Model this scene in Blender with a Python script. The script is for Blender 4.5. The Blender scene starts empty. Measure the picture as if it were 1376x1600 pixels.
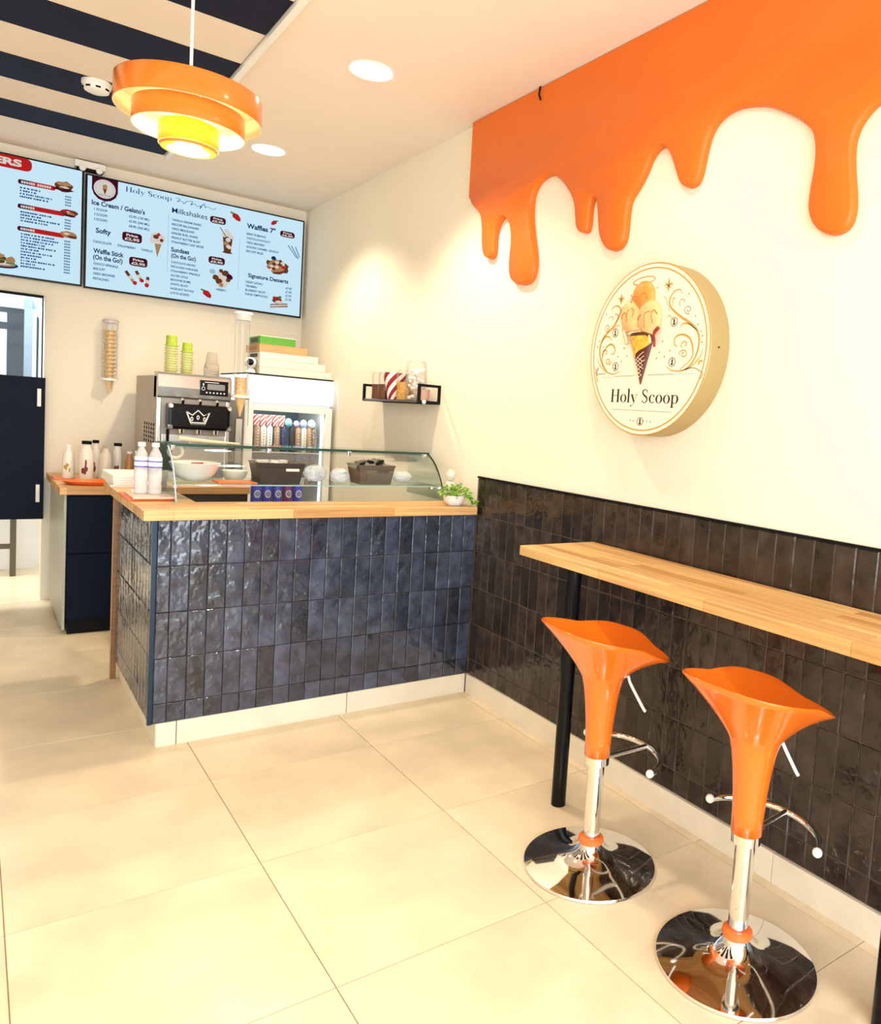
import bpy, bmesh, math, random
from mathutils import Vector, Matrix
random.seed(7)
PI = math.pi
C = bpy.context.scene.collection
sc = bpy.context.scene

# ------------------------------------------------------------------ camera, world, lights, exposure
cam_d = bpy.data.cameras.new('camera'); cam = bpy.data.objects.new('camera', cam_d); C.objects.link(cam)
sc.camera = cam
cam_d.sensor_fit = 'HORIZONTAL'; cam_d.sensor_width = 36
cam_d.lens = 1196.06 / 1376 * 36
cam_d.shift_x = (688 - 882.0) / 1376; cam_d.shift_y = (757.93 - 800) / 1376
cam_d.clip_start = 0.02
_r = Vector((0.78904215, -0.61038184, 0.06961675)); _d = Vector((0.00745462, -0.10379855, -0.9945704)); _f = Vector((0.61429383, 0.78527694, -0.07735127))
M = Matrix(((_r.x, -_d.x, -_f.x, -1.96494), (_r.y, -_d.y, -_f.y, -3.19115), (_r.z, -_d.z, -_f.z, 1.35446), (0, 0, 0, 1)))
cam.matrix_world = M

world = bpy.data.worlds.new('world'); sc.world = world; world.use_nodes = True
world.node_tree.nodes['Background'].inputs[0].default_value = (0.80, 0.90, 1.0, 1)
world.node_tree.nodes['Background'].inputs[1].default_value = 2.2
sc.view_settings.view_transform = 'Standard'; sc.view_settings.look = 'None'
sc.view_settings.gamma = 1.0; sc.view_settings.exposure = -0.12
sc.view_settings.use_curve_mapping = False

H = 2.805      # ceiling height
D = 2.68       # back wall
LX = -4.0      # left wall
FY = -5.2      # shop front

def area(name, loc, rot, sx, sy, power, col):
    l = bpy.data.lights.new(name, 'AREA'); l.shape = 'RECTANGLE'; l.size = sx; l.size_y = sy; l.energy = power; l.color = col
    o = bpy.data.objects.new(name, l); C.objects.link(o); o.location = loc; o.rotation_euler = rot
    return o
# daylight coming in through the glazed shop front, and the daylit room behind the service door
area('daylight_front', (-2.1, FY + .12, 1.26), (math.radians(-90), 0, math.radians(180)), 3.5, 2.45, 190, (0.84, 0.92, 1.0))
area('back_room_ceiling_lamp', (-2.2, 3.3, 2.55), (0, 0, 0), 1.2, .4, 60, (1.0, 0.98, 0.95))

# ------------------------------------------------------------------ materials
MT = {}
def nt(m): return m.node_tree.nodes, m.node_tree.links
def mat(name, col, rough=.5, metal=0., spec=.5, emis=None, es=0., trans=0., ior=1.45, coat=0., noise=0., nscale=8., bump=0., bscale=30., rnd=0., alpha=1.):
    if name in MT: return MT[name]
    m = bpy.data.materials.new(name); m.use_nodes = True; N, L = nt(m); b = N['Principled BSDF']
    c4 = (*col, 1)
    b.inputs['Base Color'].default_value = c4; b.inputs['Roughness'].default_value = rough; b.inputs['Metallic'].default_value = metal
    b.inputs['Specular IOR Level'].default_value = spec; b.inputs['IOR'].default_value = ior
    b.inputs['Transmission Weight'].default_value = trans; b.inputs['Coat Weight'].default_value = coat
    b.inputs['Alpha'].default_value = alpha
    if emis: b.inputs['Emission Color'].default_value = (*emis, 1); b.inputs['Emission Strength'].default_value = es
    tc = N.new('ShaderNodeTexCoord')
    last = None
    if noise or rnd:
        mix = N.new('ShaderNodeMix'); mix.data_type = 'RGBA'
        mix.inputs[6].default_value = tuple(max(0, c * (1 - noise)) for c in col) + (1,); mix.inputs[7].default_value = tuple(min(1, c * (1 + noise)) for c in col) + (1,)
        n = N.new('ShaderNodeTexNoise'); n.inputs['Scale'].default_value = nscale; n.inputs['Detail'].default_value = 5
        L.new(tc.outputs['Object'], n.inputs['Vector'])
        ramp = N.new('ShaderNodeMapRange'); ramp.inputs[1].default_value = .32; ramp.inputs[2].default_value = .68
        L.new(n.outputs['Fac'], ramp.inputs[0]); L.new(ramp.outputs[0], mix.inputs[0])
        out = mix.outputs[2]
        if rnd:
            oi = N.new('ShaderNodeObjectInfo'); mr = N.new('ShaderNodeMapRange'); mr.inputs[3].default_value = 1 - rnd; mr.inputs[4].default_value = 1 + rnd
            L.new(oi.outputs['Random'], mr.inputs[0])
            mm = N.new('ShaderNodeVectorMath'); mm.operation = 'SCALE'; L.new(out, mm.inputs[0]); L.new(mr.outputs[0], mm.inputs['Scale']); out = mm.outputs[0]
            # each piece samples its own stretch of the noise
            ad = N.new('ShaderNodeVectorMath'); ad.operation = 'MULTIPLY_ADD'; L.new(tc.outputs['Object'], ad.inputs[0]); ad.inputs[1].default_value = (1, 1, 1)
            sc_ = N.new('ShaderNodeVectorMath'); sc_.operation = 'SCALE'; L.new(oi.outputs['Random'], sc_.inputs[0]); sc_.inputs['Scale'].default_value = 57.
            L.new(sc_.outputs[0], ad.inputs[2]); L.new(ad.outputs[0], n.inputs['Vector'])
            last = ad.outputs[0]
        L.new(out, b.inputs['Base Color'])
    if bump:
        n2 = N.new('ShaderNodeTexNoise'); n2.inputs['Scale'].default_value = bscale; n2.inputs['Detail'].default_value = 2
        L.new(last if last else tc.outputs['Object'], n2.inputs['Vector'])
        bp = N.new('ShaderNodeBump'); bp.inputs['Strength'].default_value = bump; bp.inputs['Distance'].default_value = .01
        L.new(n2.outputs['Fac'], bp.inputs['Height']); L.new(bp.outputs[0], b.inputs['Normal'])
    MT[name] = m
    return m
def emit(name, col, s=1.):
    if name in MT: return MT[name]
    m = bpy.data.materials.new(name); m.use_nodes = True; N, L = nt(m); N.remove(N['Principled BSDF'])
    e = N.new('ShaderNodeEmission'); e.inputs[0].default_value = (*col, 1); e.inputs[1].default_value = s
    L.new(e.outputs[0], N['Material Output'].inputs[0]); MT[name] = m; return m
def glass(name, tint=(1, 1, 1), refl=.08, rough=.0):
    """thin architectural glass: mostly clear, a fresnel reflection on top"""
    if name in MT: return MT[name]
    m = bpy.data.materials.new(name); m.use_nodes = True; N, L = nt(m); N.remove(N['Principled BSDF'])
    t = N.new('ShaderNodeBsdfTransparent'); t.inputs[0].default_value = (*tint, 1)
    g = N.new('ShaderNodeBsdfGlossy'); g.inputs['Roughness'].default_value = rough
    fr = N.new('ShaderNodeFresnel'); fr.inputs[0].default_value = 1.4
    mx = N.new('ShaderNodeMixShader'); ad = N.new('ShaderNodeMath'); ad.operation = 'MULTIPLY_ADD'; ad.inputs[1].default_value = .40; ad.inputs[2].default_value = refl * .01
    L.new(fr.outputs[0], ad.inputs[0]); L.new(ad.outputs[0], mx.inputs[0]); L.new(t.outputs[0], mx.inputs[1]); L.new(g.outputs[0], mx.inputs[2])
    L.new(mx.outputs[0], N['Material Output'].inputs[0]); MT[name] = m; return m
def wood(name, axis='X', w=.04, c1=(.50, .235, .07), c2=(.80, .50, .20), length=.45):
    if name in MT: return MT[name]
    m = bpy.data.materials.new(name); m.use_nodes = True; N, L = nt(m); b = N['Principled BSDF']; b.inputs['Roughness'].default_value = .38
    tc = N.new('ShaderNodeTexCoord'); mp = N.new('ShaderNodeMapping')
    if axis == 'Y': mp.inputs['Rotation'].default_value = (0, 0, PI / 2)
    L.new(tc.outputs['Object'], mp.inputs[0])
    br = N.new('ShaderNodeTexBrick'); br.inputs['Scale'].default_value = 1; br.inputs['Brick Width'].default_value = length; br.inputs['Row Height'].default_value = w
    br.inputs['Mortar Size'].default_value = .0006; br.inputs['Color1'].default_value = (*c1, 1); br.inputs['Color2'].default_value = (*c2, 1)
    br.inputs['Mortar'].default_value = (c1[0] * .55, c1[1] * .5, c1[2] * .4, 1); br.offset = .37; br.inputs['Bias'].default_value = .15
    L.new(mp.outputs[0], br.inputs['Vector'])
    mp2 = N.new('ShaderNodeMapping'); mp2.inputs['Scale'].default_value = (2.5, 75, 75); L.new(mp.outputs[0], mp2.inputs[0])
    n = N.new('ShaderNodeTexNoise'); n.inputs['Scale'].default_value = 1.2; n.inputs['Detail'].default_value = 6; L.new(mp2.outputs[0], n.inputs['Vector'])
    mr = N.new('ShaderNodeMapRange'); mr.inputs[1].default_value = .3; mr.inputs[2].default_value = .7; mr.inputs[3].default_value = .70; mr.inputs[4].default_value = 1.14; L.new(n.outputs['Fac'], mr.inputs[0])
    mm = N.new('ShaderNodeVectorMath'); mm.operation = 'SCALE'; L.new(br.outputs['Color'], mm.inputs[0]); L.new(mr.outputs[0], mm.inputs['Scale'])
    L.new(mm.outputs[0], b.inputs['Base Color']); MT[name] = m; return m

PLASTER = mat('plaster', (.86, .79, .65), .85, noise=.015, nscale=2, bump=.02, bscale=60)
CEIL = mat('ceiling_paint', (.87, .77, .67), .9, noise=.01)
FLOOR = mat('cream_floor_tile', (.80, .67, .47), .30, spec=.45, noise=.10, nscale=4.2, rnd=.04, bump=.01, bscale=50)
GROUT = mat('floor_grout', (.48, .36, .22), .9)
SKIRT = mat('skirting_tile', (.80, .72, .58), .4, noise=.05, nscale=7, rnd=.04)
WTILE = mat('brown_lit_wall_tile', (.030, .021, .0165), .13, spec=.55, noise=.5, nscale=15, rnd=.45, bump=.45, bscale=22)  # browner than the counter tile: the different light here is put into the colour
WGROUT = mat('wall_grout', (.13, .095, .065), .9)
CTILE = mat('blue_lit_counter_tile', (.034, .044, .074), .11, spec=1.0, noise=.48, nscale=14, rnd=.45, bump=.55, bscale=20)  # bluer tint than the wall tile stands in for the light on the counter
CGROUT = mat('counter_grout', (.012, .018, .030), .8)
BLACK = mat('black_metal', (.003, .003, .004), .25, spec=.22)
BLACKM = mat('black_matte', (.005, .005, .006), .6, spec=.15)
NAVY = mat('navy_laminate', (.0022, .0065, .017), .5, spec=.12, noise=.1)
NAVYP = mat('navy_ceiling_panel', (.0015, .0025, .020), .6, spec=.2)
CREAMP = mat('cream_ceiling_panel', (.80, .70, .60), .8)
WHITEM = mat('white_paint_metal', (.85, .85, .82), .35)
WHITEP = mat('white_plastic', (.86, .85, .82), .3)
OR_D = mat('orange_drip_paint', (.74, .150, .008), .45, noise=.02, bump=.02, bscale=200)
OR_G = mat('orange_gloss_plastic', (.84, .165, .010), .16, spec=.6, coat=.5)
OR_T = mat('orange_tray_plastic', (.80, .16, .03), .35)
CHROME = mat('chrome', (.82, .82, .82), .05, metal=1.)
STEEL = mat('brushed_steel', (.60, .58, .55), .26, metal=1., noise=.08, nscale=3)
STEELP = mat('steel_side_panel', (.48, .43, .37), .5, metal=.5)
BUTCHER = wood('butcher_block', 'Y', .042)
BUTCHX = wood('butcher_block_counter', 'X', .042)
OAK = wood('oak_edge', 'X', .3, (.50, .26, .12), (.60, .33, .16))
GOLD = mat('gold_paint', (.62, .34, .06), .4, metal=.3)
GOLDE = mat('brushed_gold_rim', (.42, .31, .13), .45, metal=.2)
INK = mat('black_ink', (.012, .010, .010), .5)
CREAM = mat('cream_sign_face', (.84, .77, .62), .45)
CLEAR = glass('clear_glass', (.985, 1., .995), .02)
GREENG = glass('green_tinted_glass', (.90, .97, .94), .12)
GEDGE = mat('green_glass_edge', (.012, .050, .036), .15, spec=.6)
PETG = glass('clear_plastic', (.965, .975, .99), .25)
WARM = emit('warm_lamp', (1.0, .90, .70), 14)

# ------------------------------------------------------------------ mesh helpers
def tag(o, label=None, cat=None, group=None, kind=None):
    if label: o['label'] = label
    if cat: o['category'] = cat
    if group: o['group'] = group
    if kind: o['kind'] = kind
    return o
def thing(name, label, cat, loc=(0, 0, 0), rz=0, group=None):
    o = bpy.data.objects.new(name, None); C.objects.link(o); o.location = loc; o.rotation_euler = (0, 0, rz)
    o.empty_display_size = .05
    return tag(o, label, cat, group)
def obj(name, bm, m, parent=None, loc=None, smooth=False):
    me = bpy.data.meshes.new(name)
    if isinstance(bm, bmesh.types.BMesh):
        bmesh.ops.recalc_face_normals(bm, faces=bm.faces); bm.to_mesh(me); bm.free()
    else: me = bm
    ms = m if isinstance(m, (list, tuple)) else [m]
    if not me.materials:
        for k in ms: me.materials.append(k)
    if smooth:
        me.shade_smooth()
        if smooth != 'all':
            me.set_sharp_from_angle(angle=math.radians(38))
    o = bpy.data.objects.new(name, me); C.objects.link(o)
    if parent: o.parent = parent
    if loc: o.location = loc
    return o
def struct(name, bm, m, parent=None, smooth=False):
    return tag(obj(name, bm, m, parent, smooth=smooth), kind='structure')
def B(): return bmesh.new()
def box(bm, x0, x1, y0, y1, z0, z1, bev=0, mi=0):
    vs = [bm.verts.new((x, y, z)) for z in (z0, z1) for x, y in ((x0, y0), (x1, y0), (x1, y1), (x0, y1))]
    fs = [bm.faces.new([vs[i] for i in f]) for f in ((0, 3, 2, 1), (4, 5, 6, 7), (0, 1, 5, 4), (1, 2, 6, 5), (2, 3, 7, 6), (3, 0, 4, 7))]
    for f in fs: f.material_index = mi
    if bev:
        ed = list({e for f in fs for e in f.edges})
        r = bmesh.ops.bevel(bm, geom=ed, offset=bev, segments=2, affect='EDGES', profile=.7)
        for f in r['faces']: f.material_index = mi
    return bm
def bx(*a, **k): return box(B(), *a, **k)
def tube(bm, pts, r, n=12, cap=True, closed=False):
    pts = [Vector(p) for p in pts]; rings = []
    up = Vector((0, 0, 1))
    rr = r if isinstance(r, (list, tuple)) else [r] * len(pts)
    prev = None
    for i, p in enumerate(pts):
        a = pts[i - 1] if (i or closed) else p; c = pts[(i + 1) % len(pts)] if (i < len(pts) - 1 or closed) else p
        t = (c - a).normalized()
        if prev is None:
            s = t.cross(up)
            if s.length < 1e-3: s = t.cross(Vector((1, 0, 0)))
        else: s = prev - t * prev.dot(t)
        s.normalize(); prev = s; u = s.cross(t)
        rings.append([bm.verts.new(p + (s * math.cos(2 * PI * k / n) + u * math.sin(2 * PI * k / n)) * rr[i]) for k in range(n)])
    m = len(rings)
    for i in range(m if closed else m - 1):
        A, Bq = rings[i], rings[(i + 1) % m]
        for k in range(n): bm.faces.new((A[k], A[(k + 1) % n], Bq[(k + 1) % n], Bq[k]))
    if cap and not closed: bm.faces.new(rings[0][::-1]); bm.faces.new(rings[-1])
    return bm
def lathe(bm, prof, n=32, c=(0, 0, 0), cap0=True, cap1=True, sx=1., sy=1.):
    rings = []
    for r, z in prof:
        rings.append([bm.verts.new((c[0] + r * sx * math.cos(2 * PI * k / n), c[1] + r * sy * math.sin(2 * PI * k / n), c[2] + z)) for k in range(n)])
    for A, Bq in zip(rings, rings[1:]):
        for k in range(n): bm.faces.new((A[k], A[(k + 1) % n], Bq[(k + 1) % n], Bq[k]))
    if cap0: bm.faces.new(rings[0][::-1])
    if cap1: bm.faces.new(rings[-1])
    return bm
def lt(prof, n=32, **k): return lathe(B(), prof, n, **k)
def ball(bm, c, r, n=16, m=10, sz=1.):
    prof = [(max(1e-4, r * math.sin(PI * i / m)), -r * sz * math.cos(PI * i / m)) for i in range(m + 1)]
    return lathe(bm, prof, n, c)
def prism(bm, pts, f, d0, d1):
    """closed 2D outline -> solid between depths d0 and d1; f(a, b, d) gives the point"""
    A = [bm.verts.new(f(a, b, d0)) for a, b in pts]; Z = [bm.verts.new(f(a, b, d1)) for a, b in pts]
    bm.faces.new(A); bm.faces.new(Z[::-1]); n = len(pts)
    for i in range(n): bm.faces.new((A[i], A[(i + 1) % n], Z[(i + 1) % n], Z[i]))
    return bm
def copy_tree(o, parent=None):
    c = o.copy(); C.objects.link(c)
    if parent: c.parent = parent
    for ch in list(o.children): copy_tree(ch, c)
    return c

# ------------------------------------------------------------------ flat print helper (screens, labels, sign)
_tc = {}
def text_geo(s, bold=0.):
    bold += .018
    k = (s, bold)
    if k in _tc: return _tc[k]
    cu = bpy.data.curves.new('t', 'FONT'); cu.body = s; cu.resolution_u = 3; cu.offset = bold
    o = bpy.data.objects.new('t', cu); me = bpy.data.meshes.new_from_object(o)
    V = [(v.co.x, v.co.y) for v in me.vertices]; F = [tuple(p.vertices) for p in me.polygons]
    xs = [v[0] for v in V]; x0, x1 = min(xs), max(xs); W = max(1e-6, x1 - x0)
    V = [((x - x0) / W, y) for x, y in V]
    bpy.data.objects.remove(o); bpy.data.meshes.remove(me); bpy.data.curves.remove(cu)
    _tc[k] = (V, F); return _tc[k]
class Flat:
    """collects flat shapes by material on a plane given by f(u, v, d)"""
    def __init__(s, f): s.f = f; s.parts = []; s.cur = None
    def begin(s, name=None):
        """start a new part; every shape drawn until the next begin() belongs to it"""
        s.cur = (name, {}) if name else None
        if name: s.parts.append(s.cur)
    def bmf(s, k):
        if s.cur is None: s.cur = ('*', {}); s.parts.append(s.cur)
        if k not in s.cur[1]: s.cur[1][k] = B()
        return s.cur[1][k]
    def poly(s, k, pts, d=1.):
        bm = s.bmf(k); bm.faces.new([bm.verts.new(s.f(a, b, d)) for a, b in pts])
    def rect(s, k, a0, b0, a1, b1, d=1.): s.poly(k, [(a0, b0), (a1, b0), (a1, b1), (a0, b1)], d)
    def rrect(s, k, a0, b0, a1, b1, ra, rb, d=1.):
        P = []
        for cx, cy, st in ((a1 - ra, b1 - rb, 0), (a0 + ra, b1 - rb, 90), (a0 + ra, b0 + rb, 180), (a1 - ra, b0 + rb, 270)):
            for i in range(5):
                t = math.radians(st + i * 22.5); P.append((cx + ra * math.cos(t), cy + rb * math.sin(t)))
        s.poly(k, P, d)
    def ell(s, k, a, b, ra, rb, d=1., n=20, t0=0): s.poly(k, [(a + ra * math.cos(t0 + 2 * PI * i / n), b + rb * math.sin(t0 + 2 * PI * i / n)) for i in range(n)], d)
    def ring(s, k, a, b, ra, rb, ta, tb, d=1., n=32, a0=0., a1=360., rot=0.):
        m = max(3, int(n * (a1 - a0) / 360)); bm = s.bmf(k); prev = None
        cr, sr = math.cos(rot), math.sin(rot)
        for i in range(m + 1):
            t = math.radians(a0 + (a1 - a0) * i / m)
            pq = []
            for q, qb in ((ra, rb), (ra - ta, rb - tb)):
                x, y = q * math.cos(t), qb * math.sin(t); pq.append(bm.verts.new(s.f(a + x * cr - y * sr, b + x * sr + y * cr, d)))
            if prev: bm.faces.new((prev[0], pq[0], pq[1], prev[1]))
            prev = pq
    def ribbon(s, k, pts, w, d=1., asp=1.):
        bm = s.bmf(k); prev = None; n = len(pts); ww = w if isinstance(w, (list, tuple)) else [w] * n
        for i, p in enumerate(pts):
            a = pts[max(0, i - 1)]; c = pts[min(n - 1, i + 1)]; tx, ty = (c[0] - a[0]) * asp, c[1] - a[1]; l = math.hypot(tx, ty) or 1
            nx, ny = -ty / l * ww[i] / 2 / asp, tx / l * ww[i] / 2
            q = (bm.verts.new(s.f(p[0] + nx, p[1] + ny, d)), bm.verts.new(s.f(p[0] - nx, p[1] - ny, d)))
            if prev: bm.faces.new((prev[0], q[0], q[1], prev[1]))
            prev = q
    def text(s, k, st, a0, a1, b, h, d=1., bold=0.):
        """text whose ink spans a0..a1, baseline b, capital height h"""
        V, F = text_geo(st, bold); bm = s.bmf(k)
        vs = [bm.verts.new(s.f(a0 + x * (a1 - a0), b + y / .70 * h, d)) for x, y in V]
        for f in F:
            try: bm.faces.new([vs[i] for i in f])
            except ValueError: pass
    def build(s, parent, names, mats):
        for nm, g in s.parts:
            if nm == '*':
                for k, bm in g.items():
                    me = bpy.data.meshes.new(names.get(k, 'print')); bm.to_mesh(me); bm.free(); me.materials.append(mats[k])
                    o = bpy.data.objects.new(names.get(k, 'print'), me); C.objects.link(o); o.parent = parent
            elif g:
                V, Fc, MI = [], [], []; me = bpy.data.meshes.new(nm)
                for mi, (k, bm) in enumerate(g.items()):
                    me.materials.append(mats[k]); b0_ = len(V); bm.verts.index_update()
                    V += [tuple(v.co) for v in bm.verts]
                    for f in bm.faces: Fc.append([b0_ + v.index for v in f.verts]); MI.append(mi)
                    bm.free()
                me.from_pydata(V, [], Fc); me.polygons.foreach_set('material_index', MI)
                o = bpy.data.objects.new(nm, me); C.objects.link(o); o.parent = parent
def smooth_path(P, n=6):
    out = []
    for i in range(len(P) - 1):
        p0 = P[max(0, i - 1)]; p1 = P[i]; p2 = P[i + 1]; p3 = P[min(len(P) - 1, i + 2)]
        for j in range(n):
            t = j / n
            out.append(tuple(.5 * (2 * b + (c - a) * t + (2 * a - 5 * b + 4 * c - e) * t * t + (3 * b - a - 3 * c + e) * t ** 3) for a, b, c, e in zip(p0, p1, p2, p3)))
    out.append(tuple(P[-1])); return out
def serif_word(F, k, word, a0, a1, b, h, d=1.):
    """high-contrast serif lettering drawn from strokes; a0..a1 ink width, b baseline, h cap height"""
    ST = .135; TH = .035
    W = {'H': .80, 'o': .56, 'l': .30, 'y': .56, ' ': .30, 'S': .56, 'c': .50, 'p': .60}
    tot = sum(W[c] for c in word); sx = (a1 - a0) / tot; x = 0
    def R(p, q, r, t): F.rect(k, a0 + p * sx, b + q * h, a0 + r * sx, b + t * h, d)
    def RG(cx, cy, rx, ry, ta, tb, s0=0, s1=360): F.ring(k, a0 + cx * sx, b + cy * h, rx * sx, ry * h, ta * sx, tb * h, d, 28, s0, s1)
    asp = h / sx
    for c in word:
        if c == 'H':
            for sxx in (.10, .56): R(x + sxx, 0, x + sxx + ST, 1); R(x + sxx - .07, 0, x + sxx + ST + .07, TH); R(x + sxx - .07, 1 - TH, x + sxx + ST + .07, 1)
            R(x + .2, .5, x + .6, .5 + TH)
        elif c == 'o': RG(x + .28, .31, .25, .325, .12, .03)
        elif c == 'l': R(x + .08, 0, x + .08 + ST * .9, 1.05); R(x + .01, 0, x + .27, TH); R(x + .01, 1.02, x + .12, 1.05)
        elif c == 'c': RG(x + .27, .31, .24, .325, .12, .03, 48, 318); F.ell(k, a0 + (x + .40) * sx, b + .50 * h, .055 * sx, .06 * h, d)
        elif c == 'p': R(x + .08, -.30, x + .08 + ST * .85, .62); R(x + .01, -.30, x + .28, -.30 + TH); R(x + .01, .59, x + .12, .62); RG(x + .32, .31, .245, .325, .12, .03, -130, 130)
        elif c == 'y':
            F.poly(k, [(a0 + (x + u) * sx, b + v * h) for u, v in ((.03, .62), (.17, .62), (.34, .06), (.27, -.02))], d)
            F.ribbon(k, [(a0 + (x + u) * sx, b + v * h) for u, v in ((.50, .61), (.40, .36), (.30, .02), (.23, -.2), (.13, -.28), (.06, -.25))], [.03 * h] * 6, d, 1.)
            F.ell(k, a0 + (x + .07) * sx, b - .24 * h, .05 * sx, .05 * h, d); R(x, .59, x + .24, .62); R(x + .38, .59, x + .56, .62)
        elif c == 'S':
            P = smooth_path([(.44, .80), (.36, .96), (.22, .98), (.11, .88), (.12, .68), (.26, .53), (.41, .40), (.44, .20), (.34, .04), (.19, .02), (.08, .20)], 5)
            n = len(P); wd = [(.04 + .105 * math.sin(PI * i / (n - 1)) ** 2) * h * .95 for i in range(n)]
            F.ribbon(k, [(a0 + (x + u) * sx, b + v * h) for u, v in P], wd, d, 1.)
            R(x + .42, .72, x + .45, .98); R(x + .07, .02, x + .10, .27)
        x += W[c]

# ------------------------------------------------------------------ room shell
TPX = 0.008   # plaster face of the right wall
struct('wall_right', bx(TPX, .15, FY - .2, D + .15, -.02, H + .05), PLASTER)
DX0, DX1, DZ = -2.75, -1.595, 1.935
bm = B(); box(bm, DX1, TPX, D, D + .12, -.02, H + .05); box(bm, LX - .1, DX0, D, D + .12, -.02, H + .05); box(bm, DX0, DX1, D, D + .12, DZ, H + .05)
struct('wall_back', bm, PLASTER)
struct('wall_left', bx(LX - .15, LX, FY - .2, D + .12, -.02, H + .05), PLASTER)
struct('ceiling', bx(LX - .15, .15, FY - .2, D + .15, H, H + .12), CEIL)
bm = B(); box(bm, LX, -3.9, FY - .12, FY, 0, H); box(bm, -.35, .0, FY - .12, FY, 0, H); box(bm, -3.9, -.35, FY - .12, FY, 2.55, H)
struct('wall_front', bm, PLASTER)
win = bpy.data.objects.new('window_1', None); C.objects.link(win); tag(win, kind='structure')
bm = B()
for x in (-3.88, -3.0, -2.1, -1.2, -.38): box(bm, x - .03, x + .03, FY - .08, FY - .02, .0, 2.55)
for z in (.05, 1.95, 2.53): box(bm, -3.9, -.35, FY - .08, FY - .02, z - .03, z + .03)
obj('window_frame', bm, BLACK, win)
obj('pane', bx(-3.9, -.35, FY - .055, FY - .05, .0, 2.55), CLEAR, win)
# floor: slab, then every tile
struct('floor', bx(LX - .1, .1, FY - .2, 3.9, -.08, -.004), GROUT)
fl = bpy.data.objects['floor']
SX, SY = .6137, .5998
cache = {}
for i in range(-5, 3):
    for j in range(-9, 9):
        x0 = -1.2726 + i * SX; x1 = x0 + SX; y0 = -.3697 + j * SY; y1 = y0 + SY
        x0, x1 = max(x0, LX), min(x1, .0); y0, y1 = max(y0, FY), min(y1, 3.75)
        if x1 - x0 < .03 or y1 - y0 < .03: continue
        if y0 > D and x1 < -3.3: continue
        k = (round(x1 - x0, 3), round(y1 - y0, 3)); g = .0016
        if k not in cache:
            a, b_ = k[0] / 2 - g, k[1] / 2 - g
            t = obj('tile', bx(-a, a, -b_, b_, -.006, 0, bev=.001), FLOOR, fl); cache[k] = t.data
        else:
            t = bpy.data.objects.new('tile', cache[k]); C.objects.link(t); t.parent = fl
        t.location = ((x0 + x1) / 2, (y0 + y1) / 2, 0)

# wall tiles --------------------------------------------------------
def tile_mesh(w, h, dep=.008, seed=0):
    """glazed tile in the local x (width) / z (height) plane, face towards -y, slightly uneven"""
    rnd = random.Random(seed); bm = B(); g = .0011; w2, h2 = w / 2 - g, h / 2 - g; q = .0030
    def p(x, z, y): return bm.verts.new((x, y, z))
    o = [p(-w2, -h2, 0), p(w2, -h2, 0), p(w2, h2, 0), p(-w2, h2, 0)]
    e = [p(s * w2, t * h2, -dep + .0018) for s, t in ((-1, -1), (1, -1), (1, 1), (-1, 1))]
    f = [p(s * (w2 - q), t * (h2 - q), -dep + rnd.uniform(-.0007, .0007)) for s, t in ((-1, -1), (1, -1), (1, 1), (-1, 1))]
    c = p(rnd.uniform(-.01, .01), rnd.uniform(-.03, .03), -dep - rnd.uniform(0, .0007))
    for A, Z in ((o, e), (e, f)):
        for i in range(4): bm.faces.new((A[i], A[(i + 1) % 4], Z[(i + 1) % 4], Z[i]))
    for i in range(4): bm.faces.new((f[i], f[(i + 1) % 4], c))
    return bm
TW = .0675; ROWS = [(.095, .1724)] + [(.1724 + .18 * i, .3524 + .18 * i) for i in range(4)] + [(.8924, 1.0715)]
def tiles(parent, m, n, rows, place, prefix='tile'):
    lib = {}
    for r, (z0, z1) in enumerate(rows):
        for i in range(n):
            v = random.randrange(5); k = (round(z1 - z0, 4), v)
            if k not in lib:
                t = obj(prefix, tile_mesh(TW, z1 - z0, seed=v * 7 + r), m, parent, smooth=False); lib[k] = t.data
            else: t = bpy.data.objects.new(prefix, lib[k]); C.objects.link(t); t.parent = parent
            x, y, rz = place(i); t.location = (x, y, (z0 + z1) / 2)
            t.rotation_euler = (random.gauss(0, .0035), 0, rz + random.gauss(0, .005))
wr = bpy.data.objects['wall_right']
obj('grout_bed', bx(.0025, TPX + .002, FY, 0.012, .095, 1.0715), WGROUT, wr)
tiles(wr, WTILE, 49, ROWS, lambda i: (.008, -(i + .5) * TW, -PI / 2))
# the rows past the last countable columns, behind the camera
bm = B()
for i in range(49, 76):
    for z0, z1 in ROWS:
        y = -(i + .5) * TW; box(bm, 0, .006, y - TW / 2 + .001, y + TW / 2 - .001, z0 + .001, z1 - .001)
tag(obj('tile_field', bm, WTILE, wr), kind='stuff')
struct('trim_1', bx(-.003, TPX, FY, .012, 1.0715, 1.079), BLACKM)
bb = bpy.data.objects.new('baseboard_right', None); C.objects.link(bb); tag(bb, kind='structure')
ys = [-.006] + [-.95 - k * .905 for k in range(6)]
for a, b_ in zip(ys, ys[1:]):
    obj('skirting_tile', bx(-.010, TPX, max(b_, FY) + .001, a - .001, 0, .094, bev=.0015), SKIRT, bb)

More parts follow.
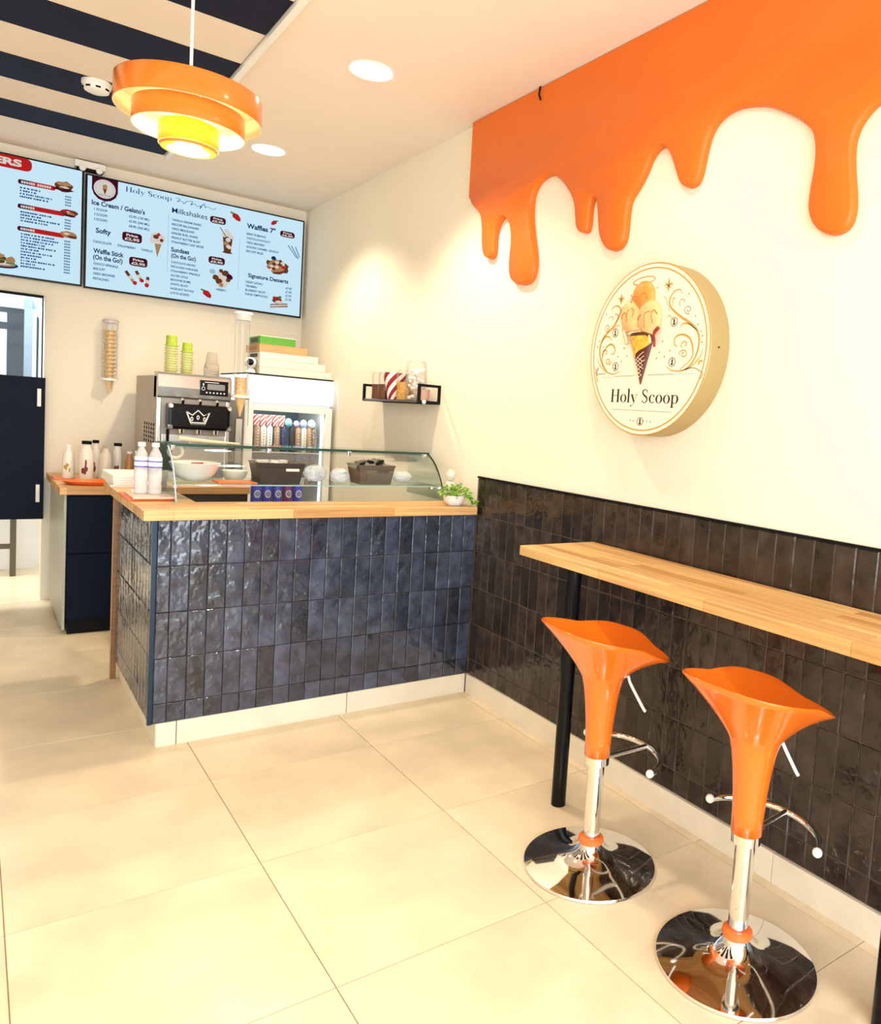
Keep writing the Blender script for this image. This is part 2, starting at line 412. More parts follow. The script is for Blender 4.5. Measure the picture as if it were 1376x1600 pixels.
# ceiling stripe panels ---------------------------------------------
cl = bpy.data.objects['ceiling']
bands = [(1.745, 2.04, 1), (1.41, 1.745, 0), (1.08, 1.41, 1), (.735, 1.08, 0), (.40, .735, 1), (.06, .40, 0), (-.275, .06, 1), (-.61, -.275, 0), (-.945, -.61, 1), (-1.28, -.945, 0), (-1.615, -1.28, 1), (-1.95, -1.615, 0), (-2.285, -1.95, 1)]
for y0, y1, dk in bands:
    obj('ceiling_panel', bx(-3.6, -1.062, y0 + .002, y1 - .002, H - .014, H - .0005, bev=.001), NAVYP if dk else CREAMP, cl)
obj('edge_trim', bx(-1.058, -1.030, -2.30, 2.05, H - .030, H - .0005, bev=.002), WHITEM, cl)
obj('edge_trim', bx(-3.6, -1.062, 2.043, 2.047, H - .016, H - .0005), BLACKM, cl)

# back room seen through the service door ----------------------------
bm = B(); box(bm, LX - .1, -1.2, 3.75, 3.85, -.02, 2.7); box(bm, -1.30, -1.2, D + .12, 3.75, -.02, 2.7); box(bm, LX - .1, LX, D + .12, 3.75, -.02, 2.7); box(bm, LX, -1.2, D + .12, 3.75, 2.6, 2.7)
struct('wall_back_room', bm, mat('white_wall_paint', (.85, .86, .85), .8))
w2 = bpy.data.objects.new('window_2', None); C.objects.link(w2); tag(w2, kind='structure')
DAY = emit('daylit_window_pane', (.93, .98, 1.0), 1.6)
for a, b_, z0, z1 in ((-2.6, -1.755, 1.0, 1.765), (-2.6, -1.705, 1.815, 1.885), (-1.602, -1.578, 1.30, 1.93), (-1.566, -1.52, 1.30, 1.66)):
    obj('pane', bx(a, b_, 3.728, 3.735, z0, z1), DAY, w2)
bm = B()
for a, b_ in ((-2.66, -2.6), (-1.755, -1.655), (-1.578, -1.566)): box(bm, a, b_, 3.70, 3.748, .96, 1.92)
for z0, z1 in ((.96, 1.0), (1.765, 1.815), (1.885, 1.92)): box(bm, -2.66, -1.655, 3.70, 3.748, z0, z1)
obj('window_frame', bm, BLACKM, w2)
struct('trim_2', bx(-1.655, -1.606, 3.66, 3.748, .96, 2.0), mat('grey_blue_post', (.20, .24, .30), .5))
struct('trim_3', bx(-2.8, -1.52, 3.73, 3.749, 1.925, 2.35), mat('grey_blue_header', (.36, .46, .54), .6))
t = thing('steel_table', 'steel leg and shelf of a bench in the bright room under the service door', 'table', (-1.69, 3.50, 0))
for x, y in ((-.02, 0), (-.75, 0)): obj('leg', bx(x - .018, x + .018, y - .018, y + .018, 0, .88), mat('bronze_leg', (.10, .085, .05), .5), t)
obj('cross_rail', bx(-.75, -.02, -.01, .01, .20, .235), mat('bronze_leg', (.10, .085, .05), .5), t)
obj('table_top', bx(-.8, .03, -.04, .20, .88, .92, bev=.004), STEEL, t)

# door: navy lower panel raised off the floor, glazed upper panel
dr = bpy.data.objects.new('door_1', None); C.objects.link(dr); tag(dr, kind='structure')
def dpt(x, z): return (x, 0, z)
obj('door_panel', bx(-2.30, -1.590, 2.615, 2.655, .535, 1.425, bev=.003), NAVY, dr)
bm = B(); box(bm, -2.30, -1.606, 2.62, 2.65, 1.915, 1.93); box(bm, -1.612, -1.606, 2.62, 2.65, 1.425, 1.915); box(bm, -2.30, -2.27, 2.62, 2.65, 1.425, 1.905)
obj('door_frame', bm, BLACKM, dr)
obj('pane', bx(-2.27, -1.612, 2.632, 2.638, 1.425, 1.915), glass('door_glass', (.84, .92, .97), .25), dr)
for z in (1.30, .70):
    obj('hinge', bx(-1.632, -1.612, 2.600, 2.617, z - .055, z + .055, bev=.002), WHITEM, dr)

# ------------------------------------------------------------------ counter
CX = -1.415
ct = thing('serving_counter', 'L-shaped serving counter faced with glazed navy tiles under a wooden top', 'counter')
obj('carcass', box(bx(CX + .012, -.002, .010, .20, .0955, .8925), CX + .012, -1.23, .2005, .93, .0955, .8925), CGROUT, ct)
obj('plinth', box(bx(CX + .03, -.002, .02, .18, 0, .0950), CX + .03, -1.25, .1805, .91, 0, .0950), BLACKM, ct)
tiles(ct, CTILE, 20, ROWS[:5], lambda i: (-(i + .5) * TW - .002, .010, 0))
# narrow first column beside the corner trim, then the short end
tiles(ct, CTILE, 13, ROWS[:5], lambda i: (CX + .012, .012 + (i + .5) * TW, -PI / 2))
W1 = 1.402 - 20 * TW
for r, (z0, z1) in enumerate(ROWS[:5]):
    bm = tile_mesh(TW * .72, z1 - z0, seed=r)
    t = obj('tile', bm, CTILE, ct); t.location = (-20 * TW - TW * .36 - .002, .010, (z0 + z1) / 2)
obj('corner_trim', bx(CX - .003, CX + .013, -.0015, .013, .096, .8925), mat('navy_metal_trim', (.012, .030, .060), .3, metal=.4), ct)
for a, b_ in ((-1.385, -1.315), (-1.312, -.62), (-.617, -.0105)):
    obj('skirting_tile', bx(a, b_, .004, .02, 0, .095, bev=.0015), SKIRT, ct)
obj('skirting_tile', bx(-1.387, -1.375, .012, .90, 0, .095, bev=.0015), SKIRT, ct)
obj('end_panel', bx(CX - .012, CX + .012, .90, .93, 0.0, .8925), OAK, ct)
bm = B()
box(bm, -1.452, -.014, -.024, .255, .8930, .930, bev=.003)
wt = obj('worktop', bm, BUTCHX, ct)
bm = B(); box(bm, -1.452, -1.215, .2555, 1.06, .8930, .930, bev=.003); obj('worktop', bm, BUTCHX, ct)

# rear cabinet by the service door
cb = thing('base_cabinet', 'navy base cabinet with two drawers under an oak top beside the service door', 'cabinet', (-1.54, 1.75, 0))
obj('carcass', bx(.0, .40, .02, .90, .08, .79), NAVY, cb)
obj('side_panel', bx(-.012, 0, .015, .90, .03, .79), mat('grey_green_panel', (.42, .43, .38), .4), cb)
obj('plinth', bx(.015, .40, .03, .88, 0, .08), BLACKM, cb)
obj('drawer', bx(.008, .392, .0, .02, .462, .780, bev=.002), NAVY, cb)
obj('drawer', bx(.008, .392, .0, .02, .095, .455, bev=.002), NAVY, cb)
obj('worktop', bx(-.035, .41, -.02, .905, .79, .828, bev=.002), BUTCHX, cb)

# low wooden-topped chest behind the display
lb = thing('bench_cabinet', 'low dark cabinet with a butcher block top seen through the display glass', 'cabinet', (-1.115, 1.20, 0))
obj('carcass', bx(0, .37, .005, .40, .0, .855), BLACKM, lb)
obj('worktop', bx(-.01, .38, -.005, .41, .856, .893, bev=.002), BUTCHX, lb)

# ------------------------------------------------------------------ orange drip cut-out on the right wall
DRIP = [(0.218, 2.44), (0.19, 2.402), (0.133, 2.364), (0.104, 2.333), (0.086, 2.274), (0.077, 2.197), (0.057, 2.146), (0.026, 2.127), (-0.01, 2.122), (-0.032, 2.146), (-0.031, 2.204), (-0.037, 2.247), (-0.067, 2.286), (-0.106, 2.297), (-0.141, 2.27), (-0.166, 2.234), (-0.178, 2.168), (-0.173, 2.091), (-0.18, 2.033), (-0.207, 1.994), (-0.259, 1.973), (-0.323, 1.97), (-0.363, 1.992), (-0.376, 2.038), (-0.37, 2.093), (-0.345, 2.172), (-0.324, 2.251), (-0.319, 2.327), (-0.337, 2.374), (-0.376, 2.404), (-0.432, 2.415), (-0.49, 2.403), (-0.544, 2.366), (-0.598, 2.314), (-0.633, 2.263), (-0.646, 2.21), (-0.657, 2.167), (-0.674, 2.145), (-0.706, 2.134), (-0.729, 2.14), (-0.736, 2.182), (-0.737, 2.232), (-0.747, 2.258), (-0.767, 2.26), (-0.782, 2.236), (-0.796, 2.172), (-0.806, 2.122), (-0.826, 2.083), (-0.857, 2.051), (-0.896, 2.038), (-0.932, 2.044), (-0.956, 2.07), (-0.962, 2.116), (-0.964, 2.174), (-0.975, 2.218), (-1.014, 2.257), (-1.047, 2.301), (-1.071, 2.344), (-1.105, 2.37), (-1.14, 2.369), (-1.173, 2.336), (-1.201, 2.282), (-1.227, 2.231), (-1.251, 2.21), (-1.276, 2.201), (-1.304, 2.207), (-1.321, 2.233), (-1.331, 2.282), (-1.344, 2.342), (-1.367, 2.382), (-1.409, 2.407), (-1.467, 2.414), (-1.538, 2.402), (-1.594, 2.383), (-1.656, 2.349), (-1.703, 2.319), (-1.743, 2.285), (-1.765, 2.255), (-1.776, 2.212), (-1.778, 2.162), (-1.772, 2.103), (-1.77, 2.053), (-1.779, 2.016), (-1.797, 1.988), (-1.826, 1.965), (-1.856, 1.954), (-1.889, 1.957), (-1.912, 1.975), (-1.921, 2.012), (-1.917, 2.06), (-1.906, 2.12), (-1.899, 2.184), (-1.904, 2.225), (-1.919, 2.254), (-1.945, 2.28), (-1.972, 2.294), (-2.06, 2.33), (-2.2, 2.33), (-2.28, 2.25), (-2.30, 2.12), (-2.36, 2.06), (-2.43, 2.12), (-2.45, 2.28), (-2.55, 2.38), (-2.8, 2.40), (-3.1, 2.36)]
bm = B()
DRIP = smooth_path(DRIP, 3)
out = DRIP + [(-3.1, H - .004), (.218, H - .004)]
# rounded lower edge: the face outline is inset a little and joined by a bevel to the back outline
nD = len(out)
def nrm(i):
    a = out[i - 1]; c = out[(i + 1) % nD]; tx, ty = c[0] - a[0], c[1] - a[1]; l = math.hypot(tx, ty) or 1
    return (-ty / l, tx / l)
area2 = sum(out[i][0] * out[(i + 1) % nD][1] - out[(i + 1) % nD][0] * out[i][1] for i in range(nD)); sg = 1 if area2 > 0 else -1
rings = []
for dx, ins in ((TPX - .002, 0), (-.014, 0), (-.021, .0035), (-.025, .010)):
    ring = []
    for i, (y, z) in enumerate(out):
        if i >= nD - 2 or i == 0 or i == nD - 3: n_ = (0, 0)
        else: n_ = nrm(i)
        ring.append(bm.verts.new((dx, y + n_[0] * ins * sg, z + n_[1] * ins * sg)))
    rings.append(ring)
for A, Z in zip(rings, rings[1:]):
    for i in range(nD): bm.faces.new((A[i], A[(i + 1) % nD], Z[(i + 1) % nD], Z[i]))
bm.faces.new(rings[-1]); bm.faces.new(rings[0][::-1])
drip = obj('drip_panel', bm, OR_D, smooth=True)
tag(drip, 'large orange melting-drip cut-out running along the top of the right wall', 'wall decor')
o = obj('hook', tube(B(), [(-.030, -.352, H - .002), (-.034, -.352, H - .035), (-.03, -.36, H - .06)], .004, 8), BLACKM); tag(o, 'small black ceiling hook at the top edge of the orange drip', 'hook')

# ------------------------------------------------------------------ round sign
sy, sz, SR, ST_ = -1.195, 1.640, .303, .092
sn = thing('round_sign', 'round cream wall sign with a gold rim and an ice cream cone above the lettering', 'sign', (TPX, sy, sz))
def sf(a, b, d): return (-ST_ - .0008 * d, -a * SR, b * SR)     # a to the right, b up, unit disc
bm = lt([(SR * .985, 0), (SR, .004), (SR, ST_ - .003), (SR * .992, ST_)], 96, cap1=True)
bmesh.ops.rotate(bm, verts=bm.verts, cent=(0, 0, 0), matrix=Matrix.Rotation(-PI / 2, 3, 'Y'))
obj('rim', bm, GOLDE, sn, smooth=True)
F = Flat(sf)
F.begin('face'); F.ell('face', 0, 0, .985, .985, .5, 96)
F.begin('border_line'); F.ring('gold', 0, 0, .995, .995, .012, .012, 1, 96); F.begin('border_line'); F.ring('gold', 0, 0, .945, .945, .016, .016, 1.2, 96)
def sg_(x, y): b = -(y - 770) / 672; return ((x - (608 + 42 * b)) / 508, b)
def spl(k, P, w0, w1=None, n=6):
    F.begin('scroll')
    Q = smooth_path([sg_(*p) for p in P], n); m = len(Q); w1 = w0 if w1 is None else w1
    F.ribbon(k, Q, [w0 + (w1 - w0) * abs(2 * i / (m - 1) - 1) for i in range(m)], 1.4)
# halo
F.begin('halo'); a, b_ = sg_(585, 230); F.ring('gold', a, b_, .19, .048, .018, .012, 1.5, 32, 0, 360, .06)
def curl(cx, cy, r, t0, turns, k='gold', w=.012, fl=1, tail=None):
    F.begin('scroll')
    P = []
    for i in range(int(14 * turns) + 1):
        q = i / (14 * turns); t = t0 + fl * 2 * PI * turns * q; rr = r * (1 - .8 * q); P.append((cx + rr * math.cos(t), cy + rr * math.sin(t)))
    if tail: P = tail + P
    Q = [sg_(*p) for p in P]; F.ribbon(k, Q, w, 1.4)
for s in (-1, 1):
    if s < 0:
        spl('gold', [(385, 930), (330, 955), (260, 935), (210, 860), (190, 770), (205, 690), (250, 625), (320, 565), (375, 470), (375, 420), (340, 400), (300, 420), (300, 440)], .030, .008)
        spl('gold', [(260, 930), (215, 850), (225, 780), (270, 720), (310, 715), (335, 750), (325, 790), (300, 790)], .024, .008)
        spl('gold', [(205, 690), (240, 650), (280, 650), (305, 685)], .018, .006)
        spl('gold', [(345, 530), (360, 490), (340, 465), (325, 480)], .014, .006)
        spl('gold', [(165, 820), (200, 890), (260, 940)], .012, .004)
        curl(262, 575, 32, 1.2, 1.4, 'grey', .009); curl(275, 850, 30, 0, 1.4, 'gold', .012); curl(300, 505, 28, 3.4, .7, 'grey', .008)
        curl(245, 780, 35, 2.4, .9, 'gold', .012, 1)
        spl('grey', [(150, 945), (180, 900), (165, 960), (185, 955), (250, 950)], .010)
        spl('grey', [(400, 500), (385, 440), (410, 415)], .007); spl('gold', [(310, 590), (350, 560), (380, 570)], .010, .004)
        spl('gold', [(150, 900), (160, 950), (170, 1010), (185, 1015)], .014, .006)
    else:
        spl('gold', [(785, 905), (830, 935), (930, 930), (1000, 850), (1030, 740), (1015, 650), (960, 590), (880, 530), (810, 460), (800, 400), (835, 345), (880, 335), (895, 370)], .030, .008)
        spl('gold', [(890, 930), (975, 850), (985, 780), (960, 700), (900, 670), (850, 690), (845, 740), (870, 760)], .024, .008)
        spl('gold', [(1015, 650), (960, 600), (910, 590), (885, 620)], .018, .006)
        spl('gold', [(830, 450), (825, 400), (850, 395)], .014, .006); spl('gold', [(1060, 780), (1040, 840), (960, 920), (900, 935)], .014, .004)
        curl(945, 490, 34, 1.2, 1.4, 'grey', .009); curl(915, 815, 34, 3, 1.4, 'gold', .012); curl(905, 430, 34, 2.2, .8, 'grey', .008)
        curl(925, 745, 32, 2.4, .9, 'gold', .012, 1); curl(1050, 880, 22, 2.4, .6, 'gold', .018, 1)
        spl('grey', [(800, 490), (770, 390), (750, 370)], .007); spl('gold', [(860, 590), (800, 520), (780, 540)], .010, .004)
        spl('grey', [(930, 925), (1000, 920), (1060, 960), (1040, 1000)], .010)
for x, y in ((335, 620), (343, 895), (838, 572), (828, 872)):
    F.begin('round_motif'); a, b_ = sg_(x, y); F.ring('grey', a, b_, .055, .055, .012, .012, 1.5, 20); F.ell('ink', a, b_ + .012, .012, .025, 1.6, 8); F.ell('ink', a, b_ - .022, .02, .012, 1.6, 8)
for x, y, q in ((385, 350, .075), (790, 290, .085)):     # fleur-de-lis
    F.begin('fleur_de_lis'); a, b_ = sg_(x, y); F.poly('gold', [(a, b_ + q), (a + q * .28, b_), (a, b_ - q * .3), (a - q * .28, b_)], 1.5)
    for m_ in (-1, 1): F.ribbon('gold', smooth_path([(a, b_ - q * .3), (a + m_ * q * .3, b_ + q * .1), (a + m_ * q * .6, b_ + q * .15), (a + m_ * q * .6, b_ - q * .15)], 4), q * .16, 1.5)
    F.rect('gold', a - q * .45, b_ - q * .38, a + q * .45, b_ - q * .24, 1.6); F.poly('gold', [(a, b_ - q), (a + q * .18, b_ - q * .38), (a - q * .18, b_ - q * .38)], 1.6)
for x, y in ((475, 335), (700, 298), (420, 750), (447, 812), (750, 712), (725, 795), (702, 840), (765, 830), (950, 375), (1020, 605), (1045, 655), (1052, 735), (170, 725), (185, 680), (222, 730), (395, 855), (362, 815), (808, 785), (1000, 545), (1055, 690), (250, 462), (600, 1325), (515, 1328), (630, 1328), (487, 1325), (660, 1330)):
    F.begin('star'); a, b_ = sg_(x, y); F.poly('grey', [(a, b_ + .016), (a + .010, b_), (a, b_ - .016), (a - .010, b_)], 1.5)
F.begin('round_motif'); a, b_ = sg_(572, 1330); F.ring('grey', a, b_, .055, .05, .012, .012, 1.5, 20); F.ell('ink', a, b_ + .012, .012, .025, 1.6, 8); F.ell('ink', a, b_ - .022, .02, .012, 1.6, 8)
for x0, y0, x1, y1 in ((330, 975, 520, 970), (628, 966, 842, 962)):
    F.begin('rule_line'); F.ribbon('grey', [sg_(x0, y0), sg_(x1, y1)], .006, 1.5)
F.begin('dotted_line')
for x in range(228, 320, 17): a, b_ = sg_(x, 982); F.ell('grey', a, b_, .008, .006, 1.5, 6)
F.begin('dotted_line')
for x in range(865, 1000, 24): a, b_ = sg_(x, 960); F.ell('grey', a, b_, .008, .006, 1.5, 6)
F.begin('rule_line'); F.ribbon('grey', [sg_(325, 1242), sg_(835, 1248)], .005, 1.5)
a0, b0 = sg_(300, 1183); a1, _ = sg_(885, 1183)
F.begin('lettering'); serif_word(F, 'ink', 'Holy Scoop', a0, a1, b0, .155, 1.8)
F.build(sn, {'face': 'face', 'gold': 'scrollwork', 'grey': 'fine_scrollwork', 'ink': 'lettering'},
        {'face': CREAM, 'gold': GOLD, 'grey': mat('grey_brown_ink', (.30, .24, .17), .5), 'ink': INK})
# raised ice cream cone
def SP(x, y, d): a, b_ = sg_(x, y); return Vector((-ST_ - d, -a * SR, b_ * SR))
ICE = mat('ice_cream_relief', (.85, .50, .22), .4, noise=.12, nscale=20); ICE2 = mat('caramel_scoop', (.74, .30, .06), .4, noise=.18, nscale=20)
for i, (x, y, r, m_) in enumerate(((590, 365, .058, ICE2), (500, 500, .056, ICE), (652, 525, .060, ICE))):
    c = SP(x, y, .004 + .006 * (i > 0)); bm = B(); ball(bm, (0, 0, 0), 1., 24, 14)
    bmesh.ops.scale(bm, vec=(.022, r * .98, r * 1.02), verts=bm.verts); bmesh.ops.translate(bm, vec=c, verts=bm.verts); obj('scoop', bm, m_, sn, smooth='all')
bm = B()
def cr(fr, k):   # cone cross-section at fraction fr from rim to tip
    x0, x1 = 478 + (575 - 478) * fr, 688 + (575 - 688) * fr; y = 655 + (1040 - 655) * fr
    r = (x1 - x0) / 2 / 508 * SR; c = SP((x0 + x1) / 2, y, 0); t = PI * k / 8
    return bm.verts.new((c.x - .024 * math.sin(t) * (1 - fr * .8) - .002, c.y - r * math.cos(t) * -1, c.z + .008 * math.sin(t) * (1 - fr)))
g = [[cr(fr / 8, k) for k in range(9)] for fr in range(9)]
for i in range(8):
    for k in range(8): bm.faces.new((g[i][k], g[i][k + 1], g[i + 1][k + 1], g[i + 1][k]))
obj('cone', bm, mat('cone_chocolate', (.10, .022, .012), .35), sn, smooth='all')
def coneface(x, y, d=.0):   # point lying on the cone front
    fr = (y - 655) / 385; mid = (478 + 688) / 2 + (575 - 583) * fr; half = 105 * (1 - fr) + 1; q = max(-.98, min(.98, (x - mid) / half))
    p = SP(x, y, 0); return (p.x - .0262 * math.sqrt(1 - q * q) * (1 - fr * .8) - .0028 - d, p.y, p.z)
bm = B()
pts = [[coneface(x0 + (x1 - x0) * k / 6, y) for k in range(7)] for y, x0, x1 in ((665, 484, 645), (690, 490, 668), (720, 499, 668), (750, 506, 640), (780, 512, 590), (800, 516, 560), (830, 523, 552), (865, 531, 532))]
rows = [[bm.verts.new(p) for p in r] for r in pts]
for A, Z in zip(rows, rows[1:]):
    for k in range(6): bm.faces.new((A[k], A[k + 1], Z[k + 1], Z[k]))
obj('cone_sleeve', bm, mat('golden_cone_wrap', (.80, .42, .05), .35, noise=.3, nscale=60), sn, smooth='all')
bm = B()
for s0 in range(7):
    for sgn in (1, -1):
        P = []
        for q in range(7):
            y = 790 + s0 * 30 + q * 14 * 1.0; x = 575 + sgn * (q - 3) * 16
            fr = (y - 655) / 385
            if fr > .93: continue
            mid = 583 - 8 * fr; half = 98 * (1 - fr)
            if abs(x - mid) < half and y > 850 - (x - 530) * .95 + 10: P.append(coneface(x, y, .001))
        if len(P) > 1: tube(bm, P, .0011, 5)
obj('waffle_lines', bm, mat('pale_wafer', (.85, .62, .45), .5), sn)
bm = B(); bm2 = B()
def scp(x, y, c, r):   # on a scoop
    p = SP(x, y, 0); cc = SP(*c, 0); q = max(0., 1 - ((p.y - cc.y) ** 2 + (p.z - cc.z) ** 2) / (r * r)); return (p.x - .0115 - .0205 * math.sqrt(q), p.y, p.z)
for c, r, Ls in (((590, 365), .060, (((515, 405), (535, 365), (560, 360), (580, 370)), ((605, 420), (605, 370), (620, 345), (650, 345), (658, 385)))),
                 ((500, 500), .058, (((440, 525), (455, 490), (480, 480), (492, 510), (490, 555)), ((490, 555), (500, 470), (515, 460)), ((538, 515), (548, 465), (530, 450)))),
                 ((652, 525), .062, (((580, 545), (600, 515), (620, 508)), ((643, 610), (645, 520), (665, 490), (690, 490)), ((705, 575), (700, 500), (720, 480), (738, 510))))):
    for P in Ls: tube(bm, [scp(x, y, c, r) for x, y in smooth_path(P, 3)], .0016, 6)
obj('caramel_drip', bm, mat('caramel_line', (.50, .17, .03), .3), sn)
for P, r in ((((430, 600), (445, 650), (465, 720)), .006), (((480, 640), (560, 640), (640, 620)), .008), (((655, 640), (660, 690), (662, 725)), .006), (((430, 600), (520, 610), (600, 610), (700, 650)), .008)):
    tube(bm2, [tuple(SP(x, y, .011)) for x, y in smooth_path(P, 3)], r, 8)
obj('melted_edge', bm2, mat('melted_cream', (.88, .58, .32), .3), sn, smooth='all')
obj('syrup_drip', tube(B(), [tuple(SP(x, y, .014)) for x, y in smooth_path(((735, 610), (700, 650), (703, 700), (703, 755)), 4)], [.006] * 5 + [.004] * 8, 8), mat('dark_syrup', (.30, .02, .01), .2), sn, smooth='all')
obj('screw', lathe(B(), [(.004, 0), (.004, .004)], 10, (0, 0, 0)), INK, sn).location = (-.055, -SR - .001, 0)

# ------------------------------------------------------------------ wall bar and its poles
br = thing('bar_counter', 'long narrow butcher block bar fixed along the right wall', 'counter', (0, -.90, 0))
bm = bx(-.362, -.0105, -2.9, 0, .870, .905, bev=.004); wtb = obj('worktop', bm, BUTCHER, br)
for x, y, l in ((-.285, -1.135 + .90, None), (-.268, -2.37 + .90, None)):
    obj('pole', lt([(.026, .0), (.026, .871)], 24, c=(x, y, 0)), BLACK, br, smooth=True)

# ------------------------------------------------------------------ bar stools
def make_stool(label):
    t = thing('bar_stool', label, 'stool', (0, 0, 0), 0, 'orange bar stools')
    # shell: flared stem up to a tilted scoop rim, then the bowl inside
    n = 56; bm = B(); rings = []
    def R(th):
        c, s = math.cos(th), math.sin(th)
        rx = .190 if c < 0 else .185; p = 3.0
        return (abs(c / rx) ** p + abs(s / .165) ** p) ** (-1 / p) + .014 * math.exp(-((th - .38) / .3) ** 2)
    def Z(th):
        r = R(th); x = r * math.cos(th); y = r * math.sin(th)
        return .724 - .22 * x + .16 * y * min(1., max(0., (x - .01) / .12)) - .05 * max(0., x - .10) + .004 * math.exp(-((th - 1.7) / .7) ** 2) + .010 * math.exp(-((th - .40) / .3) ** 2)
    def ring(f): return [bm.verts.new(f(2 * PI * k / n)) for k in range(n)]
    def pol(r, z): return lambda th: (r * math.cos(th), r * math.sin(th), z)
    for r, z in ((.036, .352), (.040, .352), (.0405, .40), (.044, .46), (.050, .52), (.057, .565), (.066, .60)): rings.append(ring(pol(r, z)))
    def outer(q):
        def f(th):
            Rr, Zz = R(th), Z(th); z1 = .655 + .25 * max(0, Zz - .70)
            r = (1 - q) ** 2 * .066 + 2 * q * (1 - q) * .098 + q * q * Rr; z = (1 - q) ** 2 * .60 + 2 * q * (1 - q) * (z1 - .012) + q * q * Zz
            return (r * math.cos(th), r * math.sin(th), z)
        return f
    for i in range(1, 11): rings.append(ring(outer(i / 10)))
    rings.append(ring(lambda th: ((R(th) - .001) * math.cos(th), (R(th) - .001) * math.sin(th), Z(th) + .0035)))
    def inner(q):
        def f(th):
            Rr, Zz = R(th), Z(th); zc = .640
            s = 1 - q; z = zc + (Zz + .002 - zc) * s ** 1.9; r = (Rr - .004) * s
            return (r * math.cos(th), r * math.sin(th), z)
        return f
    for i in range(0, 10): rings.append(ring(inner(i / 10)))
    for A, Bq in zip(rings, rings[1:]):
        for k in range(n): bm.faces.new((A[k], A[(k + 1) % n], Bq[(k + 1) % n], Bq[k]))
    c = bm.verts.new((0, 0, .640))
    for k in range(n): bm.faces.new((rings[-1][k], rings[-1][(k + 1) % n], c))
    obj('seat', bm, OR_G, t, smooth='all')
    obj('collar', lt([(.030, .325), (.0375, .326), (.0385, .353), (.03, .354)], 32), CHROME, t, smooth=True)
    obj('column', lt([(.0235, .078), (.0235, .10), (.0255, .102), (.0255, .326)], 32), CHROME, t, smooth=True)
    base = obj('base', lt([(.198, 0), (.206, .003), (.204, .009), (.17, .017), (.12, .026), (.08, .036), (.056, .049), (.040, .066), (.034, .078)], 72), CHROME, t, smooth=True)
    obj('base_ring', lt([(.028, .074), (.037, .073), (.040, .080), (.038, .089), (.031, .094), (.0258, .093)], 32), OR_T, base, smooth=True)
    fr = B(); zf = .338
    arc = [(.055 + .155 * math.cos(math.radians(a)), .015 + .17 * math.sin(math.radians(a)), zf) for a in range(-78, 79, 6)]
    tube(fr, arc, .0095, 12)
    tube(fr, [(.03, .006, zf - .004), (.206, .012, zf)], .008, 12)
    foot = obj('footrest', fr, CHROME, t, smooth=True)
    for p in (arc[0], arc[-1]):
        b = B(); ball(b, p, .0125, 14, 8); obj('end_cap', b, WHITEP, foot, smooth='all')
    obj('lever', tube(B(), smooth_path([(.045, -.02, .612), (.075, -.026, .600), (.085, -.03, .575), (.125, -.05, .50), (.133, -.054, .488)], 4), .0048, 8), WHITEM, t, smooth=True)
    return t
s1 = make_stool('orange bar stool farther from the camera, beside the first black pole'); s1.location = (-.428, -1.483, 0); s1.rotation_euler = (0, 0, math.radians(-5))
s2 = copy_tree(s1); s2['label'] = 'orange bar stool nearest the camera, at the right edge'; s2.location = (-.385, -2.026, 0); s2.rotation_euler = (0, 0, math.radians(4))

# ------------------------------------------------------------------ pendant lamp
PX, PY, PZ = -1.428, -.475, 2.284
pl = thing('pendant_lamp', 'orange three-tier drum pendant lamp hanging below the striped ceiling', 'lamp', (PX, PY, PZ)); LS = .88
LAMP = mat('orange_lamp_lacquer', (.88, .22, .025), .25, coat=.4, noise=.03)
LIN = mat('cream_lamp_lining', (.95, .80, .50), .5)
YEL = mat('yellow_lamp_shade', (.95, .44, .02), .3)
for r, z0, z1, m_ in ((.238, -.062, .030, LAMP), (.182, -.122, -.045, LAMP), (.098, -.178, -.100, YEL)):
    sh = obj('lamp_shade', lt([(r, z0), (r, z1), (r - .002, z1 + .003), (r - .005, z1)], 72, cap0=False, cap1=False), m_, pl, smooth=True)
    obj('lining', lt([(r, z0), (r - .003, z0 - .001), (r - .0045, z0), (r - .0045, z1)], 72, cap0=False, cap1=False), LIN, sh, smooth=True)
bm = B()
for r0, r1, z in ((.095, .233, .012), (.05, .178, -.062)):
    lathe(bm, [(r0, z), (r1, z), (r1, z + .004), (r0, z + .004)], 64, cap0=False, cap1=False)
obj('reflector_plate', bm, LIN, pl)
bm = B(); lathe(bm, [(.001, -.105), (.097, -.105)], 48, cap0=False, cap1=False); obj('inner_plate', bm, LIN, pl)
obj('lower_lip', lt([(.096, -.178), (.090, -.188), (.070, -.192)], 48, cap0=False, cap1=False), mat('deep_orange_lip', (.75, .24, .02), .3), pl, smooth=True)
obj('diffuser', lt([(.001, -.1935), (.055, -.193), (.071, -.190)], 40, cap0=False, cap1=False), emit('lamp_diffuser', (1., .93, .72), 6), pl)
for k in range(3):
    a = 2 * PI * k / 3 + .5
    obj('bracket', tube(B(), [(.09 * math.cos(a), .09 * math.sin(a), -.1), (.178 * math.cos(a), .178 * math.sin(a), -.05), (.234 * math.cos(a), .234 * math.sin(a), .01)], .0022, 6), WHITEM, pl)
obj('cable', tube(B(), [(0, 0, .01), (0, 0, H - PZ - .03)], .005, 8), WHITEP, pl)
obj('canopy', lt([(.05, H - PZ - .03), (.055, H - PZ - .0005)], 24), WHITEP, pl)
def point(name, loc, power, col, r=.03):
    l = bpy.data.lights.new(name, 'POINT'); l.energy = power; l.color = col; l.shadow_soft_size = r
    o = bpy.data.objects.new(name, l); C.objects.link(o); o.location = loc; return o
for q_ in pl.children:
    if q_.name.split('.')[0] not in ('cable', 'canopy'): q_.scale = (LS, LS, LS * .92)
point('pendant_bulb', (PX, PY, PZ - .076), 5, (1., .80, .50), .05)
